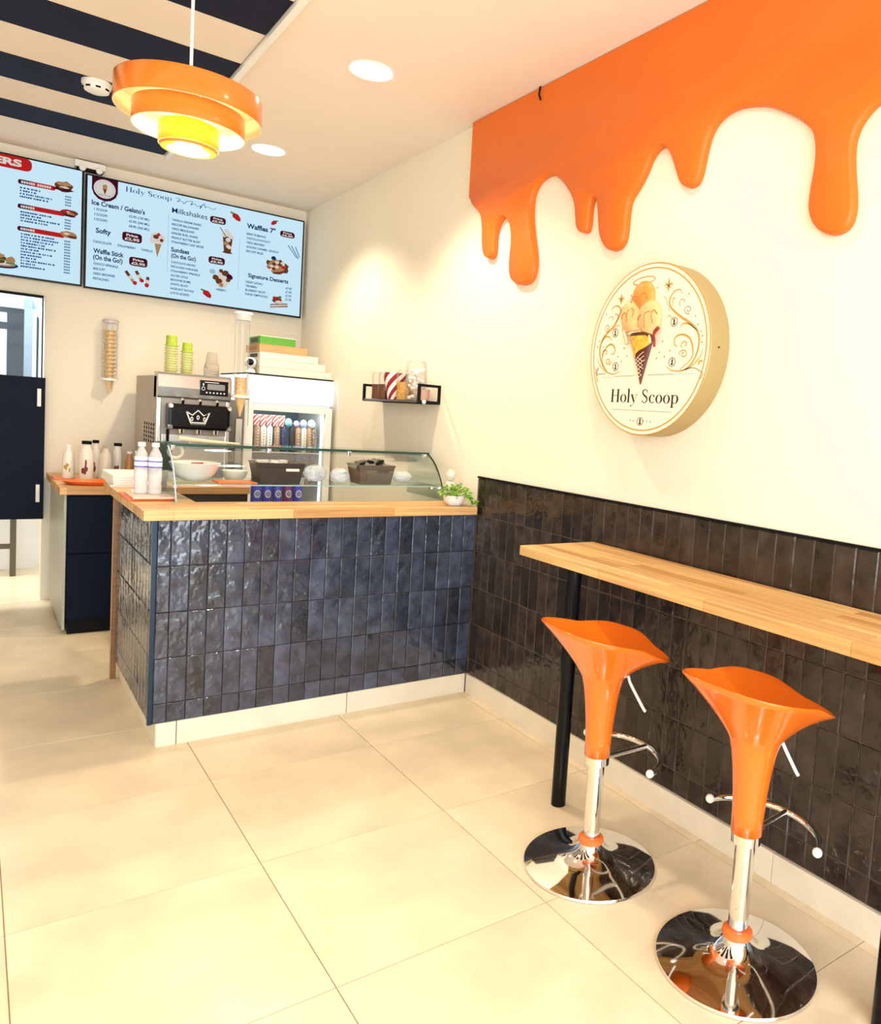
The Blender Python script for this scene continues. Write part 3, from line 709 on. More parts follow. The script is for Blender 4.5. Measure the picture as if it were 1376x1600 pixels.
point('pendant_bulb', (PX, PY, PZ - .135), 2, (1., .80, .50), .03)
point('pendant_bulb', (PX, PY, PZ - .215), 6, (1., .85, .62), .05)

# ------------------------------------------------------------------ downlights
for i, (x, y) in enumerate(((-.621, .063), (-.628, 1.475), (-.62, -1.36), (-.62, -2.78), (-3.2, .06), (-3.2, -1.4), (-3.2, -2.8), (-1.9, -3.3))):
    lab = ('round recessed downlight nearest the camera in the plain ceiling strip', 'round recessed downlight near the back wall, right of the pendant lamp')
    if i < 2: t = thing('downlight', lab[i], 'downlight', (x, y, H - .0005), 0, 'recessed downlights')
    else: t = bpy.data.objects.new('downlight', None); C.objects.link(t); t.parent = cl; t.location = (x, y, H - .0005)
    obj('bezel', lt([(.100, 0), (.101, -.003), (.096, -.006), (.088, -.004), (.086, .0)], 40, cap0=False, cap1=False), WHITEM, t, smooth=True)
    obj('lens', lt([(.001, -.0025), (.087, -.0025)], 32, cap0=False, cap1=False), WARM, t)
    l = bpy.data.lights.new('downlight_beam', 'SPOT'); l.energy = 105 if i < 2 else (26 if x > -1 else 44); l.color = (1., .83, .60); l.spot_size = math.radians(122 if i < 2 else 138); l.spot_blend = .55 if i < 2 else .75; l.shadow_soft_size = .05
    o = bpy.data.objects.new('downlight_beam', l); C.objects.link(o); o.location = (x, y, H - .02)

# smoke detector
t = thing('smoke_detector', 'round white smoke detector on a navy ceiling stripe', 'smoke detector', (-1.508, 1.13, H - .015))
obj('base', lt([(.062, 0), (.062, -.014)], 36, cap1=True), WHITEP, t, smooth=True)
obj('cover', lt([(.058, -.014), (.058, -.022), (.050, -.040), (.030, -.048), (.001, -.049)], 36, cap1=False), WHITEP, t, smooth=True)
bm = B()
for k in range(8):
    a = 2 * PI * k / 8; c, s = math.cos(a), math.sin(a); box(bm, -.010, .010, -.003, .003, -.003, .004)
    vs = bm.verts[-8:] if False else list(bm.verts)[-8:]
    for v in vs:
        x, y, z = v.co; v.co = Vector(((.0535 + y) * c - x * s, (.0535 + y) * s + x * c, -.033 + z))
obj('vent', bm, BLACKM, t)

# emergency twin light above the screens
t = thing('emergency_light', 'white twin-head emergency light on the back wall above the gap between screens', 'light', (-1.375, D, 2.766))
obj('housing', bx(-.082, .082, -.065, 0, -.012, .028, bev=.004), WHITEP, t)
obj('tray', bx(-.07, .07, -.055, 0, -.026, -.012), BLACKM, t)
for x in (-.045, .045):
    h = obj('lamp_head', lt([(.012, 0), (.022, .010), (.024, .030), (.018, .036)], 20), WHITEP, t, smooth=True); h.rotation_euler = (math.radians(70), 0, 0); h.location = (x, -.085, -.030); h.scale = (.8, .8, .8)
    obj('arm', tube(B(), [(x, -.05, -.025), (x, -.085, -.030)], .005, 8), BLACKM, t)

# ------------------------------------------------------------------ menu screens
SCW = emit('screen_white', (.62, .86, 1.0), 1.0); SN = emit('screen_navy', (.012, .045, .20), .6); SB = emit('screen_blue_text', (.02, .14, .42), .6)
SRD = emit('screen_red', (.62, .02, .02), .8); SMR = emit('screen_maroon', (.10, .008, .03), .6); SBR = emit('screen_brown', (.23, .07, .03), .6)
STN = emit('screen_tan', (.62, .33, .14), .7); SIV = emit('screen_ivory', (.90, .82, .74), .8); SGR = emit('screen_green', (.10, .40, .10), .6); SGL = emit('screen_pale_blue', (.45, .66, .85), .8)
SM = {'w': SIV, 'n': SN, 'b': SB, 'r': SRD, 'm': SMR, 'br': SBR, 't': STN, 'g': SGR, 'p': SGL}
SNM = {'w': 'white_print', 'n': 'headings', 'b': 'small_print', 'r': 'red_print', 'm': 'price_tag', 'br': 'food_picture', 't': 'food_picture', 'g': 'green_print', 'p': 'pale_print'}
def screen(name, label, x0, x1, z0, z1):
    t = thing(name, label, 'screen', (x0, D, z0), 0, 'menu screens on the back wall')
    W, Hh = x1 - x0, z1 - z0
    obj('bezel', bx(0, W, -.06, -.03, 0, Hh, bev=.002), BLACK, t)
    obj('bracket', bx(W * .3, W * .7, -.03, 0, Hh * .25, Hh * .75), BLACKM, t)
    s = obj('display', bx(.010, W - .010, -.0608, -.058, .011, Hh - .010), SCW, t)
    k = .001
    return t, s, Flat(lambda u, v, d: (u * k * W, -.0610 - .00012 * d, v * k * Hh))
def berry(F, u, v, s, fl=1):
    F.begin('strawberry_picture')
    F.poly('r', [(u - fl * .75 * s, v + 1.1 * s), (u - fl * .2 * s, v + 1.5 * s), (u + fl * .4 * s, v + 1.2 * s), (u + fl * .95 * s, v - .3 * s), (u + fl * .85 * s, v - 1.5 * s), (u + fl * .1 * s, v - 1.2 * s), (u - fl * .7 * s, v - .1 * s)], 3)
    F.poly('g', [(u - fl * 1.1 * s, v + 1.9 * s), (u - fl * .2 * s, v + 1.5 * s), (u - fl * .6 * s, v + 1.1 * s), (u - fl * 1.2 * s, v + 1.2 * s)], 4)
def pill(F, u0, v0, u1, v1, price):
    F.begin('price_tag')
    F.rrect('m', u0, v0, u1, v1, 14, 22, 2); w = u1 - u0; h = v1 - v0
    F.text('w', 'Price', u0 + w * .2, u1 - w * .2, v0 + h * .58, h * .25, 3, .03); F.text('w', price, u0 + w * .12, u1 - w * .12, v0 + h * .16, h * .27, 3, .03)
def blob(F, k, u, v, ru, rv, d, seed=0, n=14):
    r = random.Random(seed); F.poly(k, [(u + ru * (1 + r.uniform(-.18, .18)) * math.cos(2 * PI * i / n), v + rv * (1 + r.uniform(-.18, .18)) * math.sin(2 * PI * i / n)) for i in range(n)], d)
t, s, F = screen('menu_screen', 'lit menu screen with the milkshake and waffle lists, right of the pair', -1.398, -.022, 2.013, 2.722)
F.begin('logo_tab')
# logo tab
F.poly('m', [(24, 1000 - 14), (128, 1000 - 14), (128, 880), (120, 835), (100, 800), (76, 787), (50, 800), (32, 835), (24, 880)], 1)
F.ell('w', 75, 895, 44, 82, 2, 28); F.ell('p', 75, 895, 38, 72, 2.5, 28); F.ell('w', 75, 895, 36, 69, 2.8, 28)
F.poly('br', [(67, 900), (84, 900), (76, 845)], 4); blob(F, 't', 76, 915, 10, 22, 4.5, 1); F.text('n', 'Holy Scoop', 52, 98, 838, 9, 4)
F.begin('heading'); serif_word(F, 'b', 'Holy Scoop', 158, 356, 915, 46, 2)
F.begin('slogan'); F.ribbon('b', smooth_path([(372, 950), (392, 950), (380, 920), (400, 935), (410, 915), (420, 940), (438, 950), (448, 950), (440, 915), (456, 935), (470, 915), (486, 930), (482, 900), (500, 955), (506, 920), (516, 935), (540, 918), (556, 935)], 4), 3.2, 2, 1.)
F.begin('heading'); F.text('n', "Ice Cream / Gelato's", 25, 242, 742, 40, 2, .012)
for i, w in enumerate(('1 SCOOP', '2 SCOOPS', '3 SCOOPS')): F.begin('menu_line'); F.text('b', w, 35, 88, 697 - 44 * i, 20, 2, .01)
for i, w in enumerate(('£2.95 (120 ML)', '£5.95 (240 ML)', '£8.95 (360 ML)')): F.begin('menu_line'); F.text('b', w, 176, 262, 692 - 44 * i, 20, 2, .01)
F.begin('heading'); F.text('n', 'Softy', 43, 104, 502, 42, 2, .012); pill(F, 150, 472, 232, 556, '£2.95')
F.begin('menu_line'); F.text('b', 'CHOCOLATE   ·   STRAWBERRY   ·   VANILLA', 33, 280, 412, 20, 2, .01)
F.begin('cone_picture')
F.poly('t', [(286, 500), (316, 500), (299, 374)], 2)
for q, (u, v) in enumerate(((285, 530), (310, 535), (298, 570), (288, 560), (314, 555))): blob(F, 'w', u, v, 19, 34, 3 + q * .1, q)
blob(F, 'br', 292, 560, 12, 20, 4, 3); blob(F, 'r', 303, 585, 8, 14, 4.2, 4); blob(F, 'br', 316, 535, 8, 16, 4.1, 5)
F.begin('heading'); F.text('n', 'Waffle Stick', 35, 158, 322, 40, 2, .012); F.begin('heading'); F.text('n', '(On the Go!)', 35, 154, 266, 40, 2, .012); pill(F, 181, 262, 258, 342, '£2.95')
for i, (w, e) in enumerate((('CHOCO SPRINKLE', 136), ('BISCUIT', 84), ('OREO BROWNIE', 124), ('PISTACHIO', 100))): F.begin('menu_line'); F.text('b', w, 36, e, 218 - 44 * i, 20, 2, .01)
for u0, v0, u1, v1 in ((168, 205, 207, 100), (211, 220, 236, 130), (262, 180, 258, 95)):
    F.begin('waffle_stick_picture')
    F.ribbon('br', [(u0, v0), ((u0 + u1) / 2, (v0 + v1) / 2)], 26, 3, 1.9); F.ribbon('t', [((u0 + u1) / 2, (v0 + v1) / 2), (u1, v1)], 24, 3, 1.9)
    blob(F, 'w', (u0 + u1) / 2, (v0 + v1) / 2, 9, 16, 4, int(u0)); blob(F, 'r', u1, v1 + 8, 9, 18, 4.2, int(u1))
F.begin('divider'); F.rect('p', 343, 260, 345, 790, 1.5); F.begin('divider'); F.rect('p', 672, 200, 674, 690, 1.5)
F.begin('heading'); F.text('n', 'Milkshakes', 358, 518, 812, 48, 2, -.014); pill(F, 530, 792, 604, 858, '£5.95'); berry(F, 652, 892, 24)
for i, (w, e) in enumerate((('VANILLA DREAM SHAKE', 490), ('BISCOFF BILLIONAIRE', 480), ('OREO MILKSHAKE', 460), ('KINDER BUEL SHAKE', 476), ('PEANUT BUTTER BLAST', 490), ('STRAWBERRY LIKE NEVER', 506))): F.begin('menu_line'); F.text('b', w, 359, e, 738 - 41 * i, 20, 2, .01)
F.begin('milkshake_picture')
F.poly('br', [(592, 690), (640, 690), (632, 535), (600, 535)], 2); F.ell('br', 616, 536, 24, 10, 2.2)
for q, (u, v, k) in enumerate(((600, 700, 'w'), (622, 712, 'w'), (634, 690, 'w'), (610, 740, 'w'), (618, 660, 'w'), (608, 620, 't'), (622, 590, 'w'), (612, 560, 'br'))): blob(F, k, u, v, 13, 20, 3 + q * .1, q)
F.ribbon('n', [(578, 765), (606, 690)], 4, 4, 1.)
F.begin('heading'); F.text('n', 'Sundaes', 359, 440, 453, 40, 2, .012); F.begin('heading'); F.text('n', '(On the Go!)', 360, 471, 398, 38, 2, .012); pill(F, 529, 405, 606, 474, '£5.95')
for i, (w, e) in enumerate((('CHOCOLATE HEAVEN', 470), ('PISTACHIO PARADISE', 482), ('STRAWBERRY SPRINKLE', 492), ('SALTED GOLD', 438), ('BROWNIE BOMB', 450), ('WHITE VELVET', 440), ('HAZELNUT ROYALE', 466), ('LOTUS LEGEND', 446))): F.begin('menu_line'); F.text('b', w, 360, e, 346 - 41 * i, 19, 2, .01)
F.begin('sundae_picture')
F.poly('w', [(555, 290), (640, 300), (612, 190), (580, 190)], 2)
for q, (u, v, k, a_) in enumerate(((565, 280, 'br', 14), (590, 320, 'w', 18), (612, 330, 'br', 17), (632, 300, 'm', 15), (600, 270, 'w', 18), (580, 245, 'br', 16), (612, 235, 'w', 14), (625, 270, 'br', 12), (592, 215, 't', 12), (590, 350, 'br', 10))): blob(F, k, u, v, a_, a_ * 1.8, 3 + q * .1, q)
F.ell('p', 592, 165, 26, 14, 2.5); blob(F, 'p', 550, 330, 14, 24, 2.4, 3); F.text('b', 'Holy', 576, 606, 160, 12, 4)
berry(F, 525, 105, 24); berry(F, 842, 915, 17, -1)
F.begin('heading'); F.text('n', 'Waffles 7"', 706, 850, 812, 46, 2, .014); pill(F, 874, 796, 950, 856, '£6.50')
for i, (w, e) in enumerate((('BERRY ROMANCE', 802), ('CHOCOLATE ROYALTY', 826), ('OREO MADNESS', 796), ('GOLDEN CARAMEL CRUNCH', 868), ('BISCOFF BLISS', 792))): F.begin('menu_line'); F.text('b', w, 707, e, 746 - 42 * i, 20, 2, .01)
F.begin('straw_picture')
for u0, v0, u1, v1 in ((918, 720, 965, 608), (935, 722, 975, 600), (956, 720, 980, 620)): F.ribbon('n', [(u0, v0), (u1, v1)], 7, 3, 1.9)
F.begin('waffle_picture')
blob(F, 'br', 865, 485, 56, 72, 2, 11, 20); blob(F, 't', 862, 490, 48, 60, 2.5, 12, 20)
for q in range(12): a = q * .52; blob(F, 'w' if q % 2 else 'r' if q % 3 == 0 else 'br', 865 + 34 * math.cos(a), 490 + 42 * math.sin(a * 1.3), 11, 15, 3 + q * .05, q)
blob(F, 'n', 846, 565, 12, 20, 3.9, 2)
F.begin('heading'); F.text('n', 'Signature Desserts', 721, 926, 334, 38, 2, .012)
for i, (w, e) in enumerate((('DESERT GATEAU', 795), ('TIRAMISU', 768), ('BLUEBERRY VELVET', 812), ('FUDGE TEMPTATION', 822))):
    F.begin('menu_line'); F.text('b', w, 710, e, 275 - 40 * i, 20, 2, .01); F.text('b', '£7.95', 900 + 14, 946, 275 - 38 * i, 20, 2, .01)
F.begin('cake_picture')
F.poly('br', [(838, 100), (925, 130), (928, 90), (840, 60)], 2); F.poly('w', [(840, 92), (924, 120), (925, 106), (842, 76)], 3); F.poly('w', [(842, 70), (925, 95), (926, 88), (842, 62)], 3)
blob(F, 'br', 872, 150, 26, 34, 3.2, 4); blob(F, 'r', 858, 168, 10, 16, 3.4, 5); blob(F, 'w', 882, 130, 20, 16, 3.5, 6); blob(F, 'g', 886, 182, 9, 14, 3.6, 7); blob(F, 'r', 880, 160, 8, 13, 3.7, 8)
F.build(s, SNM, SM)
t, s, F = screen('menu_screen', 'lit menu screen with red banners, cut by the left edge of the photo', -2.79, -1.408, 2.018, 2.737)
F.begin('banner')
F.rrect('r', 300, 884, 806, 988, 22, 40, 1); F.text('w', 'BURGERS', 500, 770, 912, 52, 2, .03)
for k_, (v1, hd, ue, rows_, v0) in enumerate(((812, 'b', 893, 4, 744), (612, 'b', 930, 4, 547), (428, 'b', 930, 12, 366))):
    F.begin('banner')
    F.rrect('m', 757, v1 - 38, 830, v1, 8, 14, 1); F.rrect('r', 800, v1 - 38, ue, v1, 8, 14, 1.5)
    r = random.Random(k_)
    x = 768
    for q in range(2 if k_ == 0 else 1):
        for _ in range(6): w = r.uniform(5, 8); F.rect('w', x, v1 - 29, x + w, v1 - 10, 2); x += w + 2
        x += 6
    for i in range(rows_):
        v = v0 - i * (24 if k_ < 2 else 24.3); F.begin('menu_line'); x = 764 + k_ * 3; e = x + r.uniform(50, 145)
        while x < e: w = r.uniform(3, 9); F.rect('b', x, v - 6, x + w, v + 7, 2); x += w + r.choice((1.5, 2, 5))
        for q in range(4): F.rect('b', 930 + q * 6, v - 6, 934 + q * 6, v + 7, 2)
F.begin('burger_picture')
blob(F, 'br', 925, 822, 36, 46, 3, 1); blob(F, 'm', 922, 800, 36, 16, 3.2, 2); blob(F, 't', 925, 846, 28, 18, 3.3, 3); blob(F, 'w', 926, 818, 20, 8, 3.5, 4); blob(F, 'br', 915, 806, 12, 8, 3.6, 5)
F.begin('wrap_picture')
blob(F, 'br', 945, 610, 34, 28, 3, 5); blob(F, 'r', 938, 622, 20, 14, 3.2, 6); blob(F, 't', 952, 602, 16, 12, 3.3, 7); blob(F, 'm', 948, 588, 26, 10, 3.4, 8); blob(F, 'w', 942, 618, 8, 5, 3.6, 8)
F.begin('snack_picture')
blob(F, 't', 946, 428, 32, 28, 3, 9); blob(F, 'br', 960, 410, 18, 12, 3.2, 10); blob(F, 'w', 938, 432, 12, 8, 3.4, 9)
F.begin('platter_picture')
F.ell('n', 700, 90, 62, 30, 2, 24); F.ell('t', 700, 98, 54, 24, 3, 24); F.ell('w', 698, 104, 46, 18, 3.1, 24)
blob(F, 'br', 688, 134, 32, 36, 3.4, 13); blob(F, 't', 690, 160, 26, 20, 3.5, 14); blob(F, 'g', 688, 128, 30, 8, 3.6, 15); blob(F, 't', 735, 130, 17, 34, 3.5, 16); F.rect('g', 718, 100, 750, 112, 3.6)
F.begin('food_picture')
blob(F, 'm', 668, 800, 22, 36, 3, 17); blob(F, 't', 668, 822, 18, 14, 3.2, 18); blob(F, 'br', 672, 360, 14, 26, 3, 20)
r = random.Random(9)
for v in (740, 715, 690, 590, 565, 540, 515, 490, 440, 415):
    F.begin('menu_line')
    for q in range(3): F.rect('b', 668 + q * 6, v - 6, 672 + q * 6, v + 7, 2)
    x = 480
    while x < 620: w = r.uniform(3, 9); F.rect('b', x, v - 6, x + w, v + 7, 2); x += w + r.choice((1.5, 2, 5))
F.build(s, SNM, SM)

# ------------------------------------------------------------------ soft-serve machine
mx0, mx1, my, mw = -1.095, -.690, 1.86, .405
ms = thing('soft_serve_machine', 'tall stainless steel soft-serve machine with a black dispensing head behind the counter', 'machine', (mx0, my, 0))
obj('cabinet_body', bx(0, mw, .02, .72, .08, 1.485, bev=.006), STEELP, ms)
obj('front_panel', bx(.03, mw - .012, 0.004, .022, .10, 1.14, bev=.003), STEEL, ms)
bm = B(); prof = [(0, 1.355), (-.022, 1.365), (-.030, 1.42), (-.022, 1.49), (.0, 1.505), (.10, 1.508), (.10, 1.355)]
prism(bm, prof, lambda a, b, d: (d, a, b), 0, mw); obj('hood', bm, STEEL, ms)
for x in (0, mw - .022): obj('side_post', bx(x, x + .022, -.006, .02, .1, 1.355, bev=.003), STEEL, ms)
cp = obj('control_panel', bx(.225, .385, -.036, -.026, 1.385, 1.475, bev=.003), BLACK, ms)
F = Flat(lambda u, v, d: (u, -.0362 - .0002 * d, v))
for i in range(6): F.ell('w', .262 + .020 * i, 1.402, .005, .005, 1, 8)
F.rrect('g', .265, 1.420, .365, 1.455, .006, .006, 1); F.ring('w', .243, 1.425, .010, .012, .003, .003, 1, 12); F.ell('w', .243, 1.45, .004, .009, 1, 8)
F.rect('w', .25, 1.462, .33, 1.466, 1)
F.build(cp, {'w': 'symbols', 'g': 'display'}, {'w': mat('pale_print', (.8, .8, .8), .5), 'g': mat('grey_display', (.25, .25, .25), .3)})
hd = obj('dispensing_head', bx(.045, .385, -.105, .0, 1.175, 1.325, bev=.016), BLACK, ms)
F = Flat(lambda u, v, d: (.20 + u * 1.15, -.1056 - .0003 * d, v))
cw = [(-.052, 1.282), (-.030, 1.212), (.036, 1.212), (.058, 1.282), (.030, 1.262), (.003, 1.292), (-.024, 1.262)]
F.ribbon('w', cw + [cw[0]], .007, 1, 1.)
F.rect('w', -.030, 1.208, .036, 1.222, 1)
for u, v in ((-.026, 1.24), (.003, 1.25), (.034, 1.24)): F.ell('w', u, v, .007, .014, 1.2, 10); F.ell('k', u, v, .003, .009, 1.5, 8)
F.build(hd, {'w': 'crown_emblem', 'k': 'crown_gem'}, {'w': mat('pale_print', (.8, .8, .8), .5), 'k': BLACK})
for i in range(3):
    x = .125 + .095 * i
    obj('draw_lever', tube(B(), [(x, -.065, 1.32), (x, -.085, 1.345), (x - .01, -.11, 1.352)], .008, 10), CHROME, ms, smooth=True)
    obj('nozzle', lt([(.016, 1.150), (.020, 1.175)], 16, c=(x, -.055, 0)), CHROME, ms, smooth=True)
for x in (.055, .375):
    for z in (1.19, 1.31): obj('head_knob', lt([(.014, 0), (.016, .012), (.010, .024)], 14), CHROME, ms, smooth=True, loc=(x, -.105, z)).rotation_euler = (PI / 2, 0, 0)
VA0, VDA, VZ0, VDZ = .07, .075, 1.085, .026
bm = B()
for i in range(5):
    for j in range(5):
        a = VA0 + i * VDA; z = VZ0 + j * VDZ
        lathe(bm, [(.0095, 0), (.0095, .002)], 10)
        for v in list(bm.verts)[-20:]: x, y, z_ = v.co; v.co = Vector((-.001 - z_, a + x, z + y))
obj('vent_holes', bm, BLACKM, ms)
obj('drip_tray', bx(.06, .35, -.13, .004, .80, .83, bev=.004), STEEL, ms)
obj('dark_strip', bx(.055, .070, -.004, .004, .3, 1.17), BLACKM, ms)
for x in (.05, mw - .05):
    for y in (.1, .62): obj('castor', lt([(.025, 0), (.03, .02), (.03, .06), (.012, .085)], 16, c=(x, y, 0)), BLACKM, ms, smooth=True)

# stacked paper cups on the machine
LIME = mat('lime_paper_cup', (.42, .55, .05), .5, noise=.15, nscale=40); LIMEP = mat('pale_lime_cup', (.68, .70, .30), .5)
CLRC = mat('clear_cup_plastic', (.80, .72, .62), .15, trans=.75, spec=.5, ior=1.2)
def cup_stack(label, x, y, z, n, r, hgt, m1, m2, pitch, group=None):
    t = thing('cup_stack', label, 'cups', (x, y, z), 0, group)
    for i in range(n):
        zz = i * pitch; h = hgt if i == n - 1 else min(hgt, pitch * 1.0)
        # upside-down nested cups: rims at the bottom of each step
        obj('cup', lt([(r, zz), (r + .0025, zz + .001), (r + .0025, zz + .004), (r - .006, zz + .0060), (r - (.0062 if i < n - 1 else .008), zz + (pitch if i < n - 1 else hgt))], 20), m1 if i == n - 1 else m2, t, smooth=True)
    return t
cup_stack('taller stack of lime paper cups on top of the soft-serve machine', -.985, 2.08, 1.508, 12, .038, .062, LIME, LIMEP, .0150, 'lime paper cups')
cup_stack('shorter stack of lime paper cups beside the taller one on the machine', -.893, 2.09, 1.508, 10, .036, .058, LIME, LIMEP, .0152, 'lime paper cups')
t = thing('cup_stack', 'short stack of clear plastic cups at the right end of the machine top', 'cups', (-.760, 2.04, 1.508))
for i, (r, z0, z1, r1) in enumerate(((.044, 0, .012, .0435), (.044, .013, .025, .0435), (.044, .026, .038, .0435), (.044, .039, .075, .041), (.036, .075, .15, .028))):
    obj('cup', lt([(r, z0), (r + .002, z0 + .002), (r1, z1)], 24), CLRC, t, smooth=True)

# ------------------------------------------------------------------ drinks fridge
fx0, fx1, fy = -.590, -.022, 1.90; fw = fx1 - fx0
fg = thing('display_fridge', 'tall white glass-door drinks fridge in the back right corner', 'fridge', (fx0, fy, 0))
bm = B(); box(bm, 0, .03, .05, .62, .05, 1.37); box(bm, fw - .03, fw, .05, .62, .05, 1.37); box(bm, 0.03, fw - .03, .60, .62, .05, 1.37); box(bm, 0.03, fw - .03, .05, .60, .05, .33); box(bm, .03, fw - .03, .05, .60, 1.34, 1.37)
obj('cabinet_body', bm, WHITEM, fg)
bm = B(); prof = [(.62, 1.372), (.0, 1.372), (-.012, 1.40), (-.022, 1.45), (-.020, 1.49), (-.008, 1.525), (.012, 1.540), (.62, 1.540)]
prism(bm, prof, lambda a, b, d: (d, a, b), 0, fw); obj('header_sign', bm, emit('fridge_header_light', (1., .98, .95), 1.15), fg)
obj('header_cap', bx(.0, fw, .0, .62, 1.541, 1.549), BLACKM, fg)
bm = B(); box(bm, 0, .055, 0, .045, .10, 1.355, bev=.004); box(bm, fw - .045, fw, 0, .045, .10, 1.355, bev=.004); box(bm, .055, fw - .045, 0, .045, 1.315, 1.355, bev=.004); box(bm, .055, fw - .045, 0, .045, .10, .36, bev=.004)
obj('door', bm, WHITEM, fg); obj('pane', bx(.055, fw - .045, .020, .024, .36, 1.315), CLEAR, fg)
obj('liner', bx(.031, fw - .031, .585, .599, .34, 1.335), mat('fridge_liner', (.16, .24, .28), .4), fg)
bm = B(); box(bm, fw - .050, fw - .034, .06, .075, .36, 1.31)
obj('light_strip', bm, emit('fridge_led', (.75, .90, 1.0), 2.5), fg)
SHZ = (.70, .875, 1.045)
for z in SHZ:
    bm = B()
    for k in range(14): x = .04 + k * (fw - .08) / 13; tube(bm, [(x, .07, z), (x, .57, z)], .0018, 6)
    tube(bm, [(.035, .07, z), (fw - .035, .07, z)], .003, 6); obj('wire_shelf', bm, WHITEM, fg)
area('fridge_lamp', (fx0 + fw / 2, fy + .07, 1.325), (math.radians(18), 0, 0), .42, .03, 1.2, (.85, .94, 1.))
PAPER = mat('white_paper', (.85, .83, .80), .6); REDP = mat('red_stripe', (.75, .05, .02), .5); BRNS = mat('brown_sleeve', (.40, .23, .13), .5, noise=.3, nscale=60)
CRMS = mat('cream_sleeve', (.80, .70, .55), .5, noise=.1, nscale=60); PNK = mat('pink_tub', (.65, .12, .20), .4, noise=.3, nscale=60); SLV = mat('blue_can', (.03, .06, .55), .2, spec=.7)
def cyl_stripes(r0, r1, h, n=20, k=5, tw=1.2):
    """tapered cup with diagonal stripes as material faces"""
    bm = B(); m = 8; rings = []
    for i in range(m + 1):
        r = r0 + (r1 - r0) * i / m; rings.append([bm.verts.new((r * math.cos(2 * PI * (q + tw * i) / n), r * math.sin(2 * PI * (q + tw * i) / n), h * i / m)) for q in range(n)])
    for A, Z in zip(rings, rings[1:]):
        for q in range(n): f = bm.faces.new((A[q], A[(q + 1) % n], Z[(q + 1) % n], Z[q])); f.material_index = 1 if q % 4 < 2 else 0
    bm.faces.new(rings[0][::-1])
    return bm
cols = [(.118, BRNS), (.158, CRMS), (.198, PAPER), (.246, BRNS), (.290, mat('navy_dotted_sleeve', (.05, .05, .12), .4, noise=.8, nscale=90)), (.345, mat('black_dotted_sleeve', (.04, .03, .04), .4, noise=.8, nscale=90)), (.385, BRNS), (.425, CRMS), (.462, BRNS), (.497, mat('speckled_sleeve', (.30, .22, .17), .4, noise=.8, nscale=90))]
nam = ['far left', 'second from left', 'third from left', 'fourth from left', 'fifth from left', 'sixth from left', 'fourth from right', 'third from right', 'second from right', 'far right']
for (x, m_), nm in zip(cols, nam):
    t = thing('bottle', 'tall bottle on the top fridge shelf, %s in the row' % nm, 'bottle', (fx0 + x, fy + .13, SHZ[2] + .003), 0, 'bottles on the top fridge shelf')
    obj('body', lt([(.0175, 0), (.0185, .003), (.0185, .155), (.012, .168)], 18), m_, t, smooth=True)
    bm = B()
    for q in range(7): ball(bm, (.0, -.0185, .02 + q * .019), .0035, 8, 5)
    obj('dots', bm, PAPER if m_ in (BRNS,) else INK, t)
for i, x in enumerate((.112, .152, .192, .235, .272)):
    t = thing('striped_cup', 'red and white striped paper cup above the fridge bottles, number %s from left' % ('first', 'second', 'third', 'fourth', 'fifth')[i], 'cup', (fx0 + x, fy + .13, SHZ[2] + .1715 + (i % 2) * .0), 0, 'striped cups in the fridge')
    t['label'] = '%s red and white striped cup from the left in the fridge' % ('first', 'second', 'third', 'fourth', 'fifth')[i]
    o = obj('cup', cyl_stripes(.016, .0245 if i not in (0,) else .026, .072), [PAPER, REDP], t, smooth=True)
for x, nm, m_, r in ((.318, 'teal', mat('teal_wrap', (.25, .60, .58), .4), .026), (.372, 'lilac', mat('lilac_wrap', (.60, .45, .75), .4), .020), (.420, 'pale blue', mat('pale_blue_wrap', (.50, .62, .85), .4), .024), (.475, 'silver white', mat('silver_wrap', (.75, .80, .88), .3), .026)):
    bm = B(); ball(bm, (0, 0, r * 1.0), r, 14, 9, 1.15)
    for v in bm.verts: v.co += Vector((random.uniform(-1, 1), random.uniform(-1, 1), random.uniform(-1, 1))) * r * .08
    o = obj('wrapped_sweet', bm, m_, smooth='all'); o.location = (fx0 + x, fy + .13, SHZ[2] + .1722); tag(o, '%s wrapped bundle on top of the fridge bottles' % nm, 'bag')
t = thing('jar', 'glass jar with a teal lid at the left of the top fridge shelf', 'jar', (fx0 + .080, fy + .22, SHZ[2] + .003))
obj('glass', lt([(.035, 0), (.038, .004), (.038, .115), (.030, .13)], 24), PETG, t, smooth=True); obj('filling', lt([(.032, .004), (.032, .08)], 20), CRMS, t); obj('lid', lt([(.033, .131), (.033, .16), (.02, .172)], 24), mat('teal_wrap', (.25, .60, .58), .4), t, smooth=True)
for i in range(4):
    t = thing('tub', '%s pink tub from the left on the middle fridge shelf' % ('first', 'second', 'third', 'fourth')[i], 'tub', (fx0 + .098 + i * .067, fy + .13, SHZ[1] + .003), 0, 'pink tubs in the fridge')
    obj('body', lt([(.024, 0), (.030, .10)], 20), PNK, t, smooth=True); obj('lid', lt([(.032, .1005), (.032, .112)], 20), PAPER, t, smooth=True); obj('label_band', lt([(.0262, .035), (.0290, .075)], 20, cap0=False, cap1=False), PAPER, t, smooth=True)
WATER = glass('bottle_water_plastic', (.90, .95, 1.), .2)
for i in range(3):
    t = thing('bottle', '%s clear bottle with a blue cap on the middle fridge shelf' % ('left', 'middle', 'right')[i], 'bottle', (fx0 + .375 + i * .055, fy + .13, SHZ[1] + .003), 0, 'clear bottles in the fridge')
    obj('body', lt([(.020, 0), (.023, .004), (.023, .085), (.010, .115), (.010, .125)], 18), WATER, t, smooth=True); obj('cap', lt([(.0115, .1255), (.0115, .14)], 14), mat('blue_cap', (.04, .12, .70), .3), t, smooth=True)
